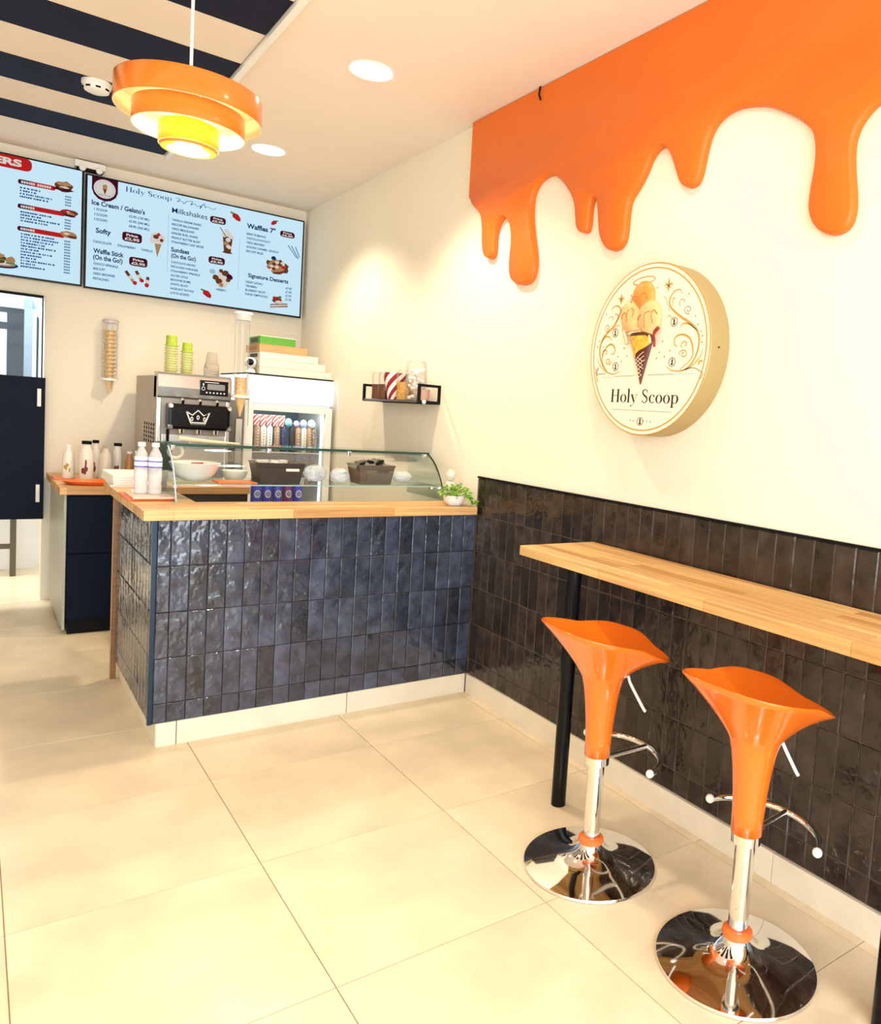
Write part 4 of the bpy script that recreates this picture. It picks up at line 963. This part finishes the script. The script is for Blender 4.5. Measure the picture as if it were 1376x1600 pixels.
for i in range(5):
    t = thing('can', '%s blue drink can from the left on the lowest visible fridge shelf' % ('first', 'second', 'third', 'fourth', 'fifth')[i], 'can', (fx0 + .128 + i * .068, fy + .13, SHZ[0] + .003), 0, 'blue cans in the fridge')
    obj('body', lt([(.024, 0), (.030, .006), (.030, .118), (.025, .128)], 24), mat('purple_can', (.16, .03, .22), .2, spec=.7) if i == 3 else SLV, t, smooth=True)
    obj('lid', lt([(.024, .1285), (.024, .130), (.020, .1295)], 20), CHROME, t, smooth=True)
    F = Flat(lambda u, v, d: (.0306 * math.sin(u), -.0306 * math.cos(u), v))
    F.ring('w', 0, .062, .70, .026, .16, .006, 1, 24)
    for v in (.050, .062, .074): F.ribbon('w', [(-.45 + q * .15, v) for q in range(7)], .004, 1, 1)
    F.build(t, {'w': 'emblem'}, {'w': PAPER})

# on top of the fridge
t = thing('security_camera', 'small round white security camera at the left end of the fridge top', 'camera', (-.545, 1.97, 1.549))
obj('foot', lt([(.030, 0), (.032, .004), (.026, .022), (.014, .034)], 24), WHITEP, t, smooth=True)
bm = B(); ball(bm, (0, 0, .066), .036, 22, 14); obj('head', bm, WHITEP, t, smooth='all')
h = obj('lens', lt([(.0215, 0), (.020, .004), (.012, .007), (.001, .008)], 22, cap1=False), BLACK, t, smooth=True); h.rotation_euler = (math.radians(96), 0, math.radians(-22)); h.location = (-.011, -.0305, .069)
KR = mat('kraft_card', (.62, .36, .16), .7, noise=.06); WB = mat('white_card', (.84, .78, .66), .6, noise=.02); GRN = mat('green_card', (.10, .34, .04), .5)
def carton(label, x0, x1, y0, y1, z0, z1, m_, side=None, lid=None):
    t = thing('carton', label, 'box', ((x0 + x1) / 2, (y0 + y1) / 2, z0)); w, d_, h_ = (x1 - x0) / 2, (y1 - y0) / 2, z1 - z0
    obj('box_body', bx(-w, w, -d_, d_, 0, h_ - .0015, bev=.0015), m_, t)
    obj('lid_flap', bx(-w - .001, w + .001, -d_ - .001, d_ + .001, h_ - .004, h_ - .0005), lid or m_, t)
    if side: obj('end_label', bx(-w - .0018, -w - .001, -d_ * .6, d_ * .6, h_ * .25, h_ * .75), side, t)
    return t
YB = 1.93
carton('lowest and widest white box in the stack on the fridge', -.500, -.030, YB, YB + .27, 1.5495, 1.598, WB, KR)
carton('second white box from the bottom of the stack on the fridge', -.500, -.075, YB, YB + .27, 1.5985, 1.647, WB, INK)
carton('third white box from the bottom of the stack on the fridge', -.500, -.125, YB, YB + .27, 1.6475, 1.692, WB, INK)
carton('brown kraft box under the green one on the fridge', -.505, -.200, YB + .0, YB + .30, 1.6925, 1.742, KR, mat('dark_kraft', (.40, .20, .08), .6))
carton('green box with a pale lid on top of the fridge stack', -.500, -.275, YB + .01, YB + .26, 1.7425, 1.795, GRN, INK, mat('pale_lid_card', (.80, .80, .66), .5))

# ------------------------------------------------------------------ cone dispensers
WAF = mat('wafer_cone', (.85, .58, .28), .6, noise=.2, nscale=80)
t = thing('cone_dispenser', 'clear tube of stacked wafer cones mounted on the back wall left of the machine', 'dispenser', (-1.245, D - .058, 1.44))
obj('tube', lt([(.044, .015), (.044, .37)], 28, cap0=False, cap1=False), PETG, t, smooth=True)
obj('lid', lt([(.046, .371), (.047, .385), (.040, .392)], 28), mat('clear_lid_plastic', (.80, .76, .70), .2, trans=.4), t, smooth=True)
obj('mount', bx(-.012, .012, .045, .058, 0, .36), WHITEP, t)
obj('ring_holder', lt([(.030, 0), (.052, 0), (.052, .014), (.030, .014)], 28, cap0=False, cap1=False), WHITEP, t, smooth=True)
for i in range(13): obj('cone', lt([(.003, i * .026 - .085), (.022, i * .026 - .008), (.022, i * .026), (.036, i * .026 + .010), (.036, i * .026 + .015), (.030, i * .026 + .015)], 18, cap1=False), WAF, t, smooth=True)
t = thing('cone_dispenser', 'clear tube of wafer cones with a white cap standing between machine and fridge', 'dispenser', (-.650, 1.782, 1.385))
obj('tube', lt([(.042, .014), (.042, .47)], 28, cap0=False, cap1=False), PETG, t, smooth=True)
obj('lid', lt([(.046, .471), (.047, .505), (.056, .506), (.056, .520)], 28), WHITEP, t, smooth=True)
obj('ring_holder', lt([(.030, 0), (.055, 0), (.055, .016), (.030, .016)], 28, cap0=False, cap1=False), WHITEP, t, smooth=True)
obj('bracket', bx(.052, .070, .0, .016, -.17, .06), WHITEP, t); obj('mount', bx(.050, .058, .016, .110, -.01, .02), WHITEP, t)
for i in range(5): obj('cone', lt([(.004, i * .026 - .115), (.034, i * .026 + .005), (.035, i * .026 + .02), (.030, i * .026 + .02)], 18, cap1=False), WAF, t, smooth=True)
obj('stand_post', bx(-.014, .022, .02, .05, -1.385, -.13), STEEL, t)

# ------------------------------------------------------------------ wall shelf with jars
t = thing('wall_shelf', 'black metal wall shelf with box-shaped ends on the right wall above the counter', 'shelf', (TPX, .705, 1.425))
L0, L1 = .465, -.255     # far end, near end
obj('shelf_board', bx(-.128, 0, L1 + .004, L0 - .004, -.004, .006), mat('smoked_glass_shelf', (.09, .08, .07), .15), t)
for y in (L0 - .014, L1):
    bm = B(); P = [(-.130, -.006), (0, -.006), (0, .094), (-.130, .094)]; Q = [(-.116, .008), (-.012, .008), (-.012, .080), (-.116, .080)]
    V = [[bm.verts.new((a, yy, b)) for a, b in R_] for yy in (y, y + .014) for R_ in (P, Q)]
    for k in range(4):
        n_ = (k + 1) % 4
        bm.faces.new((V[0][k], V[0][n_], V[1][n_], V[1][k])); bm.faces.new((V[2][k], V[3][k], V[3][n_], V[2][n_]))
        bm.faces.new((V[0][k], V[2][k], V[2][n_], V[0][n_])); bm.faces.new((V[1][k], V[1][n_], V[3][n_], V[3][k]))
    obj('end_frame', bm, BLACKM, t)
for x in (-.130, -.012): obj('rail', bx(x, x + .012, L1 + .0145, L0 - .0145, -.008, -.0045), BLACKM, t)

JX = TPX - .062; JZ = 1.4315
CHOC = mat('chocolate_filling', (.16, .055, .02), .5, noise=.3, nscale=60); CLID = PETG
for y, lab in ((1.105, 'jar of brown chocolate pieces at the far end of the wall shelf'), (1.015, 'second jar of brown pieces, just left of the striped cup')):
    t = thing('jar', lab, 'jar', (JX, y, JZ), 0, 'jars of brown pieces on the wall shelf')
    obj('glass', lt([(.036, 0), (.038, .003), (.038, .150), (.034, .158)], 24), PETG, t, smooth=True); obj('filling', lt([(.035, .003), (.035, .088)], 24), CHOC, t, smooth=True)
t = thing('striped_tub', 'tilted white tub with dark red stripes on the wall shelf', 'tub', (JX, .885, JZ + .002))
o = obj('tub', cyl_stripes(.036, .068, .150, 24, 6, 1.1), [PAPER, mat('dark_red_stripe', (.28, .015, .02), .5)], t, smooth=True)
t = thing('jar', 'jar of orange sprinkles beside the striped tub', 'jar', (JX, .765, JZ))
obj('glass', lt([(.040, 0), (.042, .003), (.042, .158), (.036, .166)], 24), PETG, t, smooth=True); obj('filling', lt([(.038, .003), (.038, .100)], 24), mat('orange_sprinkles', (.80, .36, .08), .6, noise=.5, nscale=140), t, smooth=True)
t = thing('jar', 'tall clear jar of marshmallows near the shelf end closest to the camera', 'jar', (JX, .625, JZ))
obj('glass', lt([(.052, 0), (.055, .004), (.055, .205), (.048, .214)], 28), PETG, t, smooth=True)
bm = B(); rr = random.Random(3)
for i in range(70):
    a, r_, z = rr.uniform(0, 2 * PI), .042 * math.sqrt(rr.random()), rr.uniform(.012, .17); ball(bm, (r_ * math.cos(a), r_ * math.sin(a), z), .010, 8, 5)
tag(obj('filling', bm, mat('marshmallow', (.88, .76, .68), .6, noise=.15, nscale=30), t, smooth='all'), kind='stuff')
o = obj('jar_insert', lt([(.030, 0), (.034, .06)], 20), mat('pink_brown_pot', (.55, .32, .25), .5), None, smooth=True); o.name = 'small_pot'; o.location = (JX, .525, JZ); tag(o, 'small brown pot at the shelf end nearest the camera', 'pot')
o = obj('round_sticker', lathe(B(), [(.010, 0), (.011, .004)], 16), WHITEP); o.rotation_euler = (0, -PI / 2, 0); o.rotation_euler = (PI / 2, 0, 0); o.location = (TPX - .098, .4495, 1.426); o.name = 'white_button'; tag(o, 'small white round button on the lower front of the black shelf frame', 'button')

# ------------------------------------------------------------------ display case on the counter
GX0, GX1, WZ = -1.300, -.062, .930
gc = thing('glass_display_case', 'low glass display case along the serving counter top', 'display case', (GX0, .22, WZ))
GL = GX1 - GX0
prof = [(0, .001), (.035, .075), (.085, .135), (.145, .185), (.205, .222), (.205, .222)]
def curve_sheet(x0, x1, th=.005):
    bm = B(); pr_ = smooth_path([(0, .002), (.030, .075), (.075, .140), (.130, .190), (.195, .224)], 4)
    A = [[bm.verts.new((x, y + dy, z)) for y, z in pr_] for x in (x0, x1) for dy in (0, th)]
    n = len(pr_)
    for i in range(n - 1):
        bm.faces.new((A[0][i], A[0][i + 1], A[2][i + 1], A[2][i])); bm.faces.new((A[1][i], A[1][i + 1], A[3][i + 1], A[3][i]))
    for a, b in ((0, 1), (2, 3)):
        for i in range(n - 1): bm.faces.new((A[a][i], A[a][i + 1], A[b][i + 1], A[b][i]))
    return bm, pr_
bm, pr_ = curve_sheet(.0, GL)
obj('front_glass', bm, CLEAR, gc, smooth=True)
obj('top_glass', bx(0, GL, .195, .42, .224, .232), GREENG, gc)
obj('top_edge', bx(0, GL, .188, .1975, .2215, .2335), GEDGE, gc)
obj('glass_shelf', bx(.006, GL - .006, .055, .40, .066, .072), GREENG, gc)
obj('shelf_edge', bx(.006, GL - .006, .0515, .055, .0665, .0715), mat('pale_glass_edge', (.35, .50, .46), .2), gc)
for x in (0.0, GL - .005):
    bm = B(); P = [(y, z) for y, z in pr_] + [(.42, .2235), (.42, .002)]
    prism(bm, P, lambda a, b, d: (d, a, b), x, x + .005); obj('side_glass', bm, GREENG, gc)
    obj('seam', tube(B(), [(x + .0025, y - .002, z) for y, z in pr_], .0032, 6), BLACKM if x > .1 else mat('blue_grey_seam', (.45, .55, .70), .3), gc)
for x in (.02, .42, .80, GL - .03):
    obj('clip', bx(x - .008, x + .008, .175, .20, .205, .226, bev=.002), CHROME, gc)
for x in (.012, GL - .03):
    obj('clip', bx(x, x + .016, .10, .118, .050, .066, bev=.002), CHROME, gc)
SZ = WZ + .0725
t = thing('bowl', 'large white bowl at the left end of the glass display shelf', 'bowl', (-1.185, .43, SZ))
obj('bowl_shell', lt([(.040, 0), (.045, .002), (.078, .028), (.104, .080), (.101, .081), (.074, .032), (.04, .008), (.001, .007)], 40, cap1=False), WHITEP, t, smooth=True)
o = obj('contents', lt([(.001, .066), (.05, .070), (.085, .062)], 24, cap0=False, cap1=False), mat('cream_contents', (.80, .72, .62), .6, noise=.2, nscale=60), t, smooth=True)
bm = B()
for i in range(7): ball(bm, (random.uniform(-.02, .03), random.uniform(-.03, .01), .074), .008, 8, 5)
obj('berries', bm, mat('dark_red_berry', (.40, .03, .04), .4), t, smooth='all')
t = thing('bowl', 'small shallow cream dish behind the large white bowl', 'bowl', (-1.000, .50, SZ))
obj('bowl_shell', lt([(.032, 0), (.045, .012), (.056, .042), (.053, .042), (.040, .016), (.001, .012)], 32, cap1=False), mat('cream_ceramic', (.86, .82, .68), .3), t, smooth=True)
obj('contents', lt([(.001, .040), (.030, .042), (.050, .035)], 24, cap0=False, cap1=False), PAPER, t, smooth=True)
o = obj('serving_tray', bx(-.075, .085, -.06, .06, 0, .008, bev=.003), OR_T); o.location = (-1.045, .345, SZ); tag(o, 'small flat orange tray on the glass shelf right of the white bowl', 'tray')
def basket(label, x, y, w, dpt_, h, m_, cat='basket'):
    t = thing('basket', label, cat, (x, y, SZ))
    bm = B(); tp = .84; th = .004
    def q(s, z, i): return [(-w / 2 * s + i, -dpt_ / 2 * s + i), (w / 2 * s - i, -dpt_ / 2 * s + i), (w / 2 * s - i, dpt_ / 2 * s - i), (-w / 2 * s + i, dpt_ / 2 * s - i)]
    R_ = [[bm.verts.new((a, b, z)) for a, b in q(s, z, i)] for s, z, i in ((tp, 0, 0), (1, h, 0), (1.02, h + .001, -.001), (1.02, h + .007, -.001), (1, h + .007, th), (tp, .006, th))]
    for A, Z in zip(R_, R_[1:]):
        for k in range(4): bm.faces.new((A[k], A[(k + 1) % 4], Z[(k + 1) % 4], Z[k]))
    bm.faces.new(R_[0][::-1]); bm.faces.new(R_[-1]); o = obj('basket_body', bm, m_, t)
    return t
DKB = mat('dark_brown_basket', (.026, .019, .013), .55); GRB = mat('grey_brown_basket', (.095, .075, .052), .6)
t = basket('dark brown basket with a cut-out handle in the middle of the display', -.852, .375, .205, .150, .088, DKB)
obj('handle_slot', bx(.018, .078, -.0775, -.0742, .058, .070, bev=.0015), mat('cream_paper', (.86, .80, .66), .6), t)
bm = B(); r = random.Random(5)
for i in range(9):
    x, y = r.uniform(-.08, .04), r.uniform(-.045, .045); box(bm, x - .018, x + .018, y - .012, y + .012, .07, .092 + r.uniform(0, .012), bev=.004)
tag(obj('sachets', bm, PAPER, t), kind='stuff')
t = basket('grey brown basket full of black lids toward the right of the display', -.395, .375, .185, .150, .088, GRB)
obj('handle_slot', bx(.0, .060, -.0775, -.0742, .056, .068, bev=.0015), DKB, t)
bm = B(); r = random.Random(6)
for i in range(26):
    c = Vector((r.uniform(-.065, .065), r.uniform(-.050, .045), .094 + r.uniform(-.004, .012))); b0_ = len(bm.verts)
    lathe(bm, [(.018, 0), (.024, .004), (.019, .009)], 14)
    rot = Matrix.Rotation(r.uniform(-.9, .9), 3, 'X') @ Matrix.Rotation(r.uniform(-.9, .9), 3, 'Y')
    for v in list(bm.verts)[b0_:]: v.co = rot @ v.co + c
tag(obj('lids', bm, mat('black_plastic_lid', (.022, .018, .018), .35), t, smooth=True), kind='stuff')
FILM = mat('crinkled_clear_film', (.90, .92, .97), .15, trans=.55, spec=.6, ior=1.15)
for x, y, rx, rz_, lab, sd in ((-.665, .40, .055, .040, 'crumpled clear bag between the two baskets, left of the pair', 1), (-.560, .36, .048, .036, 'crumpled clear bag against the left side of the grey brown basket', 2), (-.215, .40, .052, .030, 'clear domed plastic lids right of the grey brown basket', 3)):
    bm = B(); rr = random.Random(sd); ball(bm, (0, 0, rz_), 1., 20, 12)
    bmesh.ops.scale(bm, vec=(rx, rx * .7, rz_), verts=bm.verts)
    for v in bm.verts: v.co = Vector((v.co.x, v.co.y, max(0, v.co.z + rz_ - rz_ / 1 * (1 if v.co.z > 1 else 0)))) if False else v.co
    zs = min(v.co.z for v in bm.verts)
    for v in bm.verts: v.co.z = max(0., (v.co.z - zs) * 1.0); v.co += Vector((rr.uniform(-1, 1), rr.uniform(-1, 1), 0)) * rx * .10; v.co.z += rr.uniform(0, 1) * rz_ * .12
    o = obj('clear_bag', bm, FILM, smooth=True); o.location = (x, y, SZ + .0005); tag(o, lab, 'bag' if sd < 3 else 'lids')
# on and around the case
o = obj('wooden_spatula', tube(B(), [(-1.225, .56, 1.178), (-1.10, .53, 1.170), (-.985, .50, 1.1665)], [.010, .007, .0035], 8), mat('pale_wood', (.80, .58, .40), .5)); tag(o, 'pale wooden stick lying on the glass top of the display', 'utensil')
t = thing('tape_roll', 'cream ring hanging inside the left end of the glass display', 'tape', (-1.262, .44, WZ + .222))
obj('ring', tube(B(), [(.028 * math.cos(a * PI / 12), 0, -.026 + .026 * math.sin(a * PI / 12)) for a in range(24)], .006, 8, closed=True), mat('cream_plastic', (.84, .80, .66), .4), t, smooth=True)
t = thing('till_screen', 'dark grey till screen standing behind the left end of the display glass', 'screen', (-1.262, .69, WZ))
obj('screen_back', bx(-.034, .034, -.010, .010, .085, .225, bev=.004), mat('green_grey_plastic', (.10, .12, .10), .4), t); obj('stand', bx(-.015, .015, -.008, .012, .008, .09), BLACKM, t); obj('foot', bx(-.05, .05, -.05, .05, 0, .008, bev=.002), BLACKM, t)

# ------------------------------------------------------------------ left end of the worktop
PINKT = mat('pale_pink_tray', (.85, .62, .52), .4)
o = obj('tray', bx(-.085, .085, -.13, .13, 0, .009, bev=.004), OR_T); o.location = (-1.375, .42, WZ + .0); tag(o, 'orange tray under the pink one at the left end of the counter', 'tray')
o = obj('tray', bx(-.075, .080, -.12, .10, 0, .008, bev=.003), PINKT); o.location = (-1.368, .395, WZ + .0095); tag(o, 'pale pink tray holding the two water bottles', 'tray')
LBL = mat('white_bottle_label', (.86, .86, .90), .4); PRP = mat('violet_label_stripe', (.10, .08, .55), .4)
def water(label, x, y):
    t = thing('water_bottle', label, 'bottle', (x, y, WZ + .018), 0, 'water bottles on the counter')
    obj('bottle_body', lt([(.020, 0), (.025, .004), (.026, .03), (.0235, .045), (.026, .06), (.026, .15), (.022, .168), (.011, .190), (.011, .198)], 28), mat('frosty_water_bottle', (.95, .94, .96), .10, trans=.58, spec=.6, ior=1.06), t, smooth=True)
    obj('label_band', lt([(.0266, .112), (.0266, .155)], 28, cap0=False, cap1=False), LBL, t, smooth=True)
    for z in (.112, .135): obj('stripe', lt([(.0270, z), (.0270, z + .005)], 28, cap0=False, cap1=False), PRP, t, smooth=True)
    obj('cap', lt([(.0145, .1985), (.0150, .200), (.0145, .215)], 20), WHITEP, t, smooth=True)
water('left one of the two water bottles at the counter end', -1.396, .410)
water('right one of the two water bottles, nearer the display glass', -1.348, .385)
t = thing('paper_pile', 'pile of white paper bags behind the water bottles', 'paper', (-1.37, .98, WZ))
for i in range(5):
    p = obj('paper_bag', bx(-.075, .12, -.16, .20, .0105 * i, .0105 * i + .010, bev=.001), PAPER, t); p.rotation_euler = (0, 0, random.uniform(-.05, .05))
t = thing('napkin_pad', 'white pad with loose wrappers beside the left side glass', 'paper', (-1.345, .575, WZ))
obj('sheet', bx(-.06, .04, -.035, .05, 0, .012, bev=.001), PAPER, t)
# bottles on the rear cabinet
CZ = .828
o = obj('tray', lt([(.12, 0), (.14, .003), (.165, .022), (.16, .023), (.135, .006), (.001, .005)], 36, cap1=False, sx=1., sy=.62), OR_T, smooth=True); o.location = (-1.39, 1.93, CZ); tag(o, 'orange oval tray at the front of the navy cabinet top', 'tray')
o = obj('tray', bx(-.07, .07, -.10, .10, 0, .008, bev=.003), OR_T); o.location = (-1.50, 2.26, CZ); tag(o, 'flat orange tray under the white bottle by the door', 'tray')
CRB = mat('cream_bottle', (.84, .80, .72), .3); BRN = mat('caramel_syrup', (.45, .20, .07), .25)
def syrup(label, x, y, r, h, m_, cap=None, art=None, taper=.5, z=CZ):
    t = thing('syrup_bottle', label, 'bottle', (x, y, z), 0, 'syrup bottles on the rear cabinet')
    obj('bottle_body', lt([(r * .92, 0), (r, .004), (r, h * .62), (r * (1 + taper) / 2, h * .76), (r * taper, h * .86), (r * taper, h * .92)], 24), m_, t, smooth=True)
    obj('cap', lt([(r * taper * 1.12, h * .921), (r * taper * 1.12, h)], 20), cap or WHITEP, t, smooth=True)
    if art:
        F = Flat(lambda u, v, d: (-(r + .0006) * math.sin(u + .35) * 1, -(r + .0006) * math.cos(u + .35), v))
        rr = random.Random(int(x * 999)); 
        for i in range(5): F.ell('a', rr.uniform(-.5, .5), h * rr.uniform(.2, .5), rr.uniform(.12, .3), h * rr.uniform(.04, .09), 1, 10)
        F.build(t, {'a': 'label_print'}, {'a': art})
    return t
BCAP = BLACKM
DG = mat('dull_gold_print', (.45, .30, .05), .5); DR = mat('dark_red_print', (.16, .02, .02), .5)
syrup('white bottle with a gold print at the left end of the cabinet top', -1.497, 2.20, .031, .20, CRB, None, DG, .45, CZ + .009)
syrup('tall white bottle with a black cap and dark red print', -1.412, 2.14, .037, .238, CRB, BCAP, DR, .62)
syrup('black-capped bottle half hidden behind the tall white bottle', -1.345, 2.33, .027, .235, CRB, BCAP, DR, .6)
syrup('clear conical bottle with no print in the middle of the row', -1.315, 2.13, .037, .215, mat('frosted_bottle', (.84, .78, .68), .25, trans=.3), PETG, None, .45)
syrup('slim black-capped bottle with a dark lower label', -1.243, 2.20, .024, .228, CRB, BCAP, DR, .8)
syrup('bottle of brown caramel syrup with a cream neck', -1.190, 2.12, .024, .185, BRN, CRB, DG, .6)
t = thing('utensil_jar', 'glass jar holding tongs at the right end of the cabinet top', 'jar', (-1.160, 1.93, CZ))
obj('glass', lt([(.030, 0), (.032, .003), (.032, .12)], 24, cap1=False), PETG, t, smooth=True); obj('filling', lt([(.027, .003), (.027, .05)], 20), BLACKM, t)
for a in (-.025, .012): obj('tongs', tube(B(), [(a * .3, 0, .01), (a, .01, .20)], .0045, 8), STEEL, t)

# ------------------------------------------------------------------ plant and egg-shaped ornament
LEAF = [mat('leaf_green', (.12, .30, .03), .5), mat('leaf_light', (.30, .48, .06), .5)]
t = thing('potted_plant', 'small trailing green plant in a white pot at the right end of the counter', 'plant', (-.098, .060, WZ))
obj('pot', lt([(.032, 0), (.036, .003), (.050, .022), (.056, .050), (.053, .050), (.048, .040), (.001, .038)], 32, cap1=False), WHITEP, t, smooth=True)
stem = obj('foliage_base', lt([(.046, .040), (.030, .056), (.001, .062)], 16, cap0=False, cap1=False), LEAF[0], t, smooth=True)
rr = random.Random(11)
def leafmesh(l, w):
    bm = B(); P = [(0, 0, 0), (l * .3, w * .5, .002), (l * .65, w * .42, .003), (l, 0, -.002), (l * .65, -w * .42, .003), (l * .3, -w * .5, .002)]
    v = [bm.verts.new(p) for p in P]; c = bm.verts.new((l * .5, 0, -.001))
    for i in range(6): bm.faces.new((v[i], v[(i + 1) % 6], c))
    return bm
lib = []
for i in range(170):
    if i < 6: o = obj('leaf', leafmesh(.016 + .002 * i, .010 + .001 * i), LEAF[i % 2], t); lib.append(o.data)
    else: o = bpy.data.objects.new('leaf', lib[i % 6]); C.objects.link(o); o.parent = t
    if i < 135:
        a = rr.uniform(0, 2 * PI); r_ = .074 * math.sqrt(rr.random()); z = .050 + .052 * rr.random() * (1 - (r_ / .08) ** 2 * .5) - max(0, r_ - .05) * .5
        o.location = (r_ * math.cos(a), r_ * math.sin(a) * .8, z); o.rotation_euler = (rr.uniform(-.6, .6), rr.uniform(-.9, .5), a + rr.uniform(-.6, .6))
    else:
        q = (i - 135) / 35; o.location = (.030 + .055 * q + rr.uniform(-.01, .01), -.055 - .012 * q + rr.uniform(-.008, .008), .056 - .040 * q + rr.uniform(-.002, .006)); o.rotation_euler = (rr.uniform(-1, 1), rr.uniform(-.6, 1), rr.uniform(-3, 3))
bm = B()
for k in range(9):
    a = 2 * PI * k / 9; tube(bm, [(.01 * math.cos(a), .01 * math.sin(a), .05), (.05 * math.cos(a), .04 * math.sin(a), .085)], .0012, 5)
tube(bm, [(.02, -.045, .05), (.055, -.062, .03), (.088, -.068, .006)], .0012, 5)
obj('stems', bm, LEAF[0], t)
t = thing('glass_ornament', 'pale glass jar with a rounded lid standing behind the plant', 'jar', (-.060, .17, WZ))
obj('body', lt([(.022, 0), (.030, .004), (.034, .05), (.030, .095), (.020, .108)], 24), mat('pale_frosted_glass', (.88, .86, .74), .2, trans=.35), t, smooth=True)
bm = B(); ball(bm, (0, 0, .138), .026, 18, 12, 1.15); obj('lid', bm, mat('pale_frosted_lid', (.88, .84, .74), .15, trans=.4), t, smooth='all')

sc.render.film_transparent = False
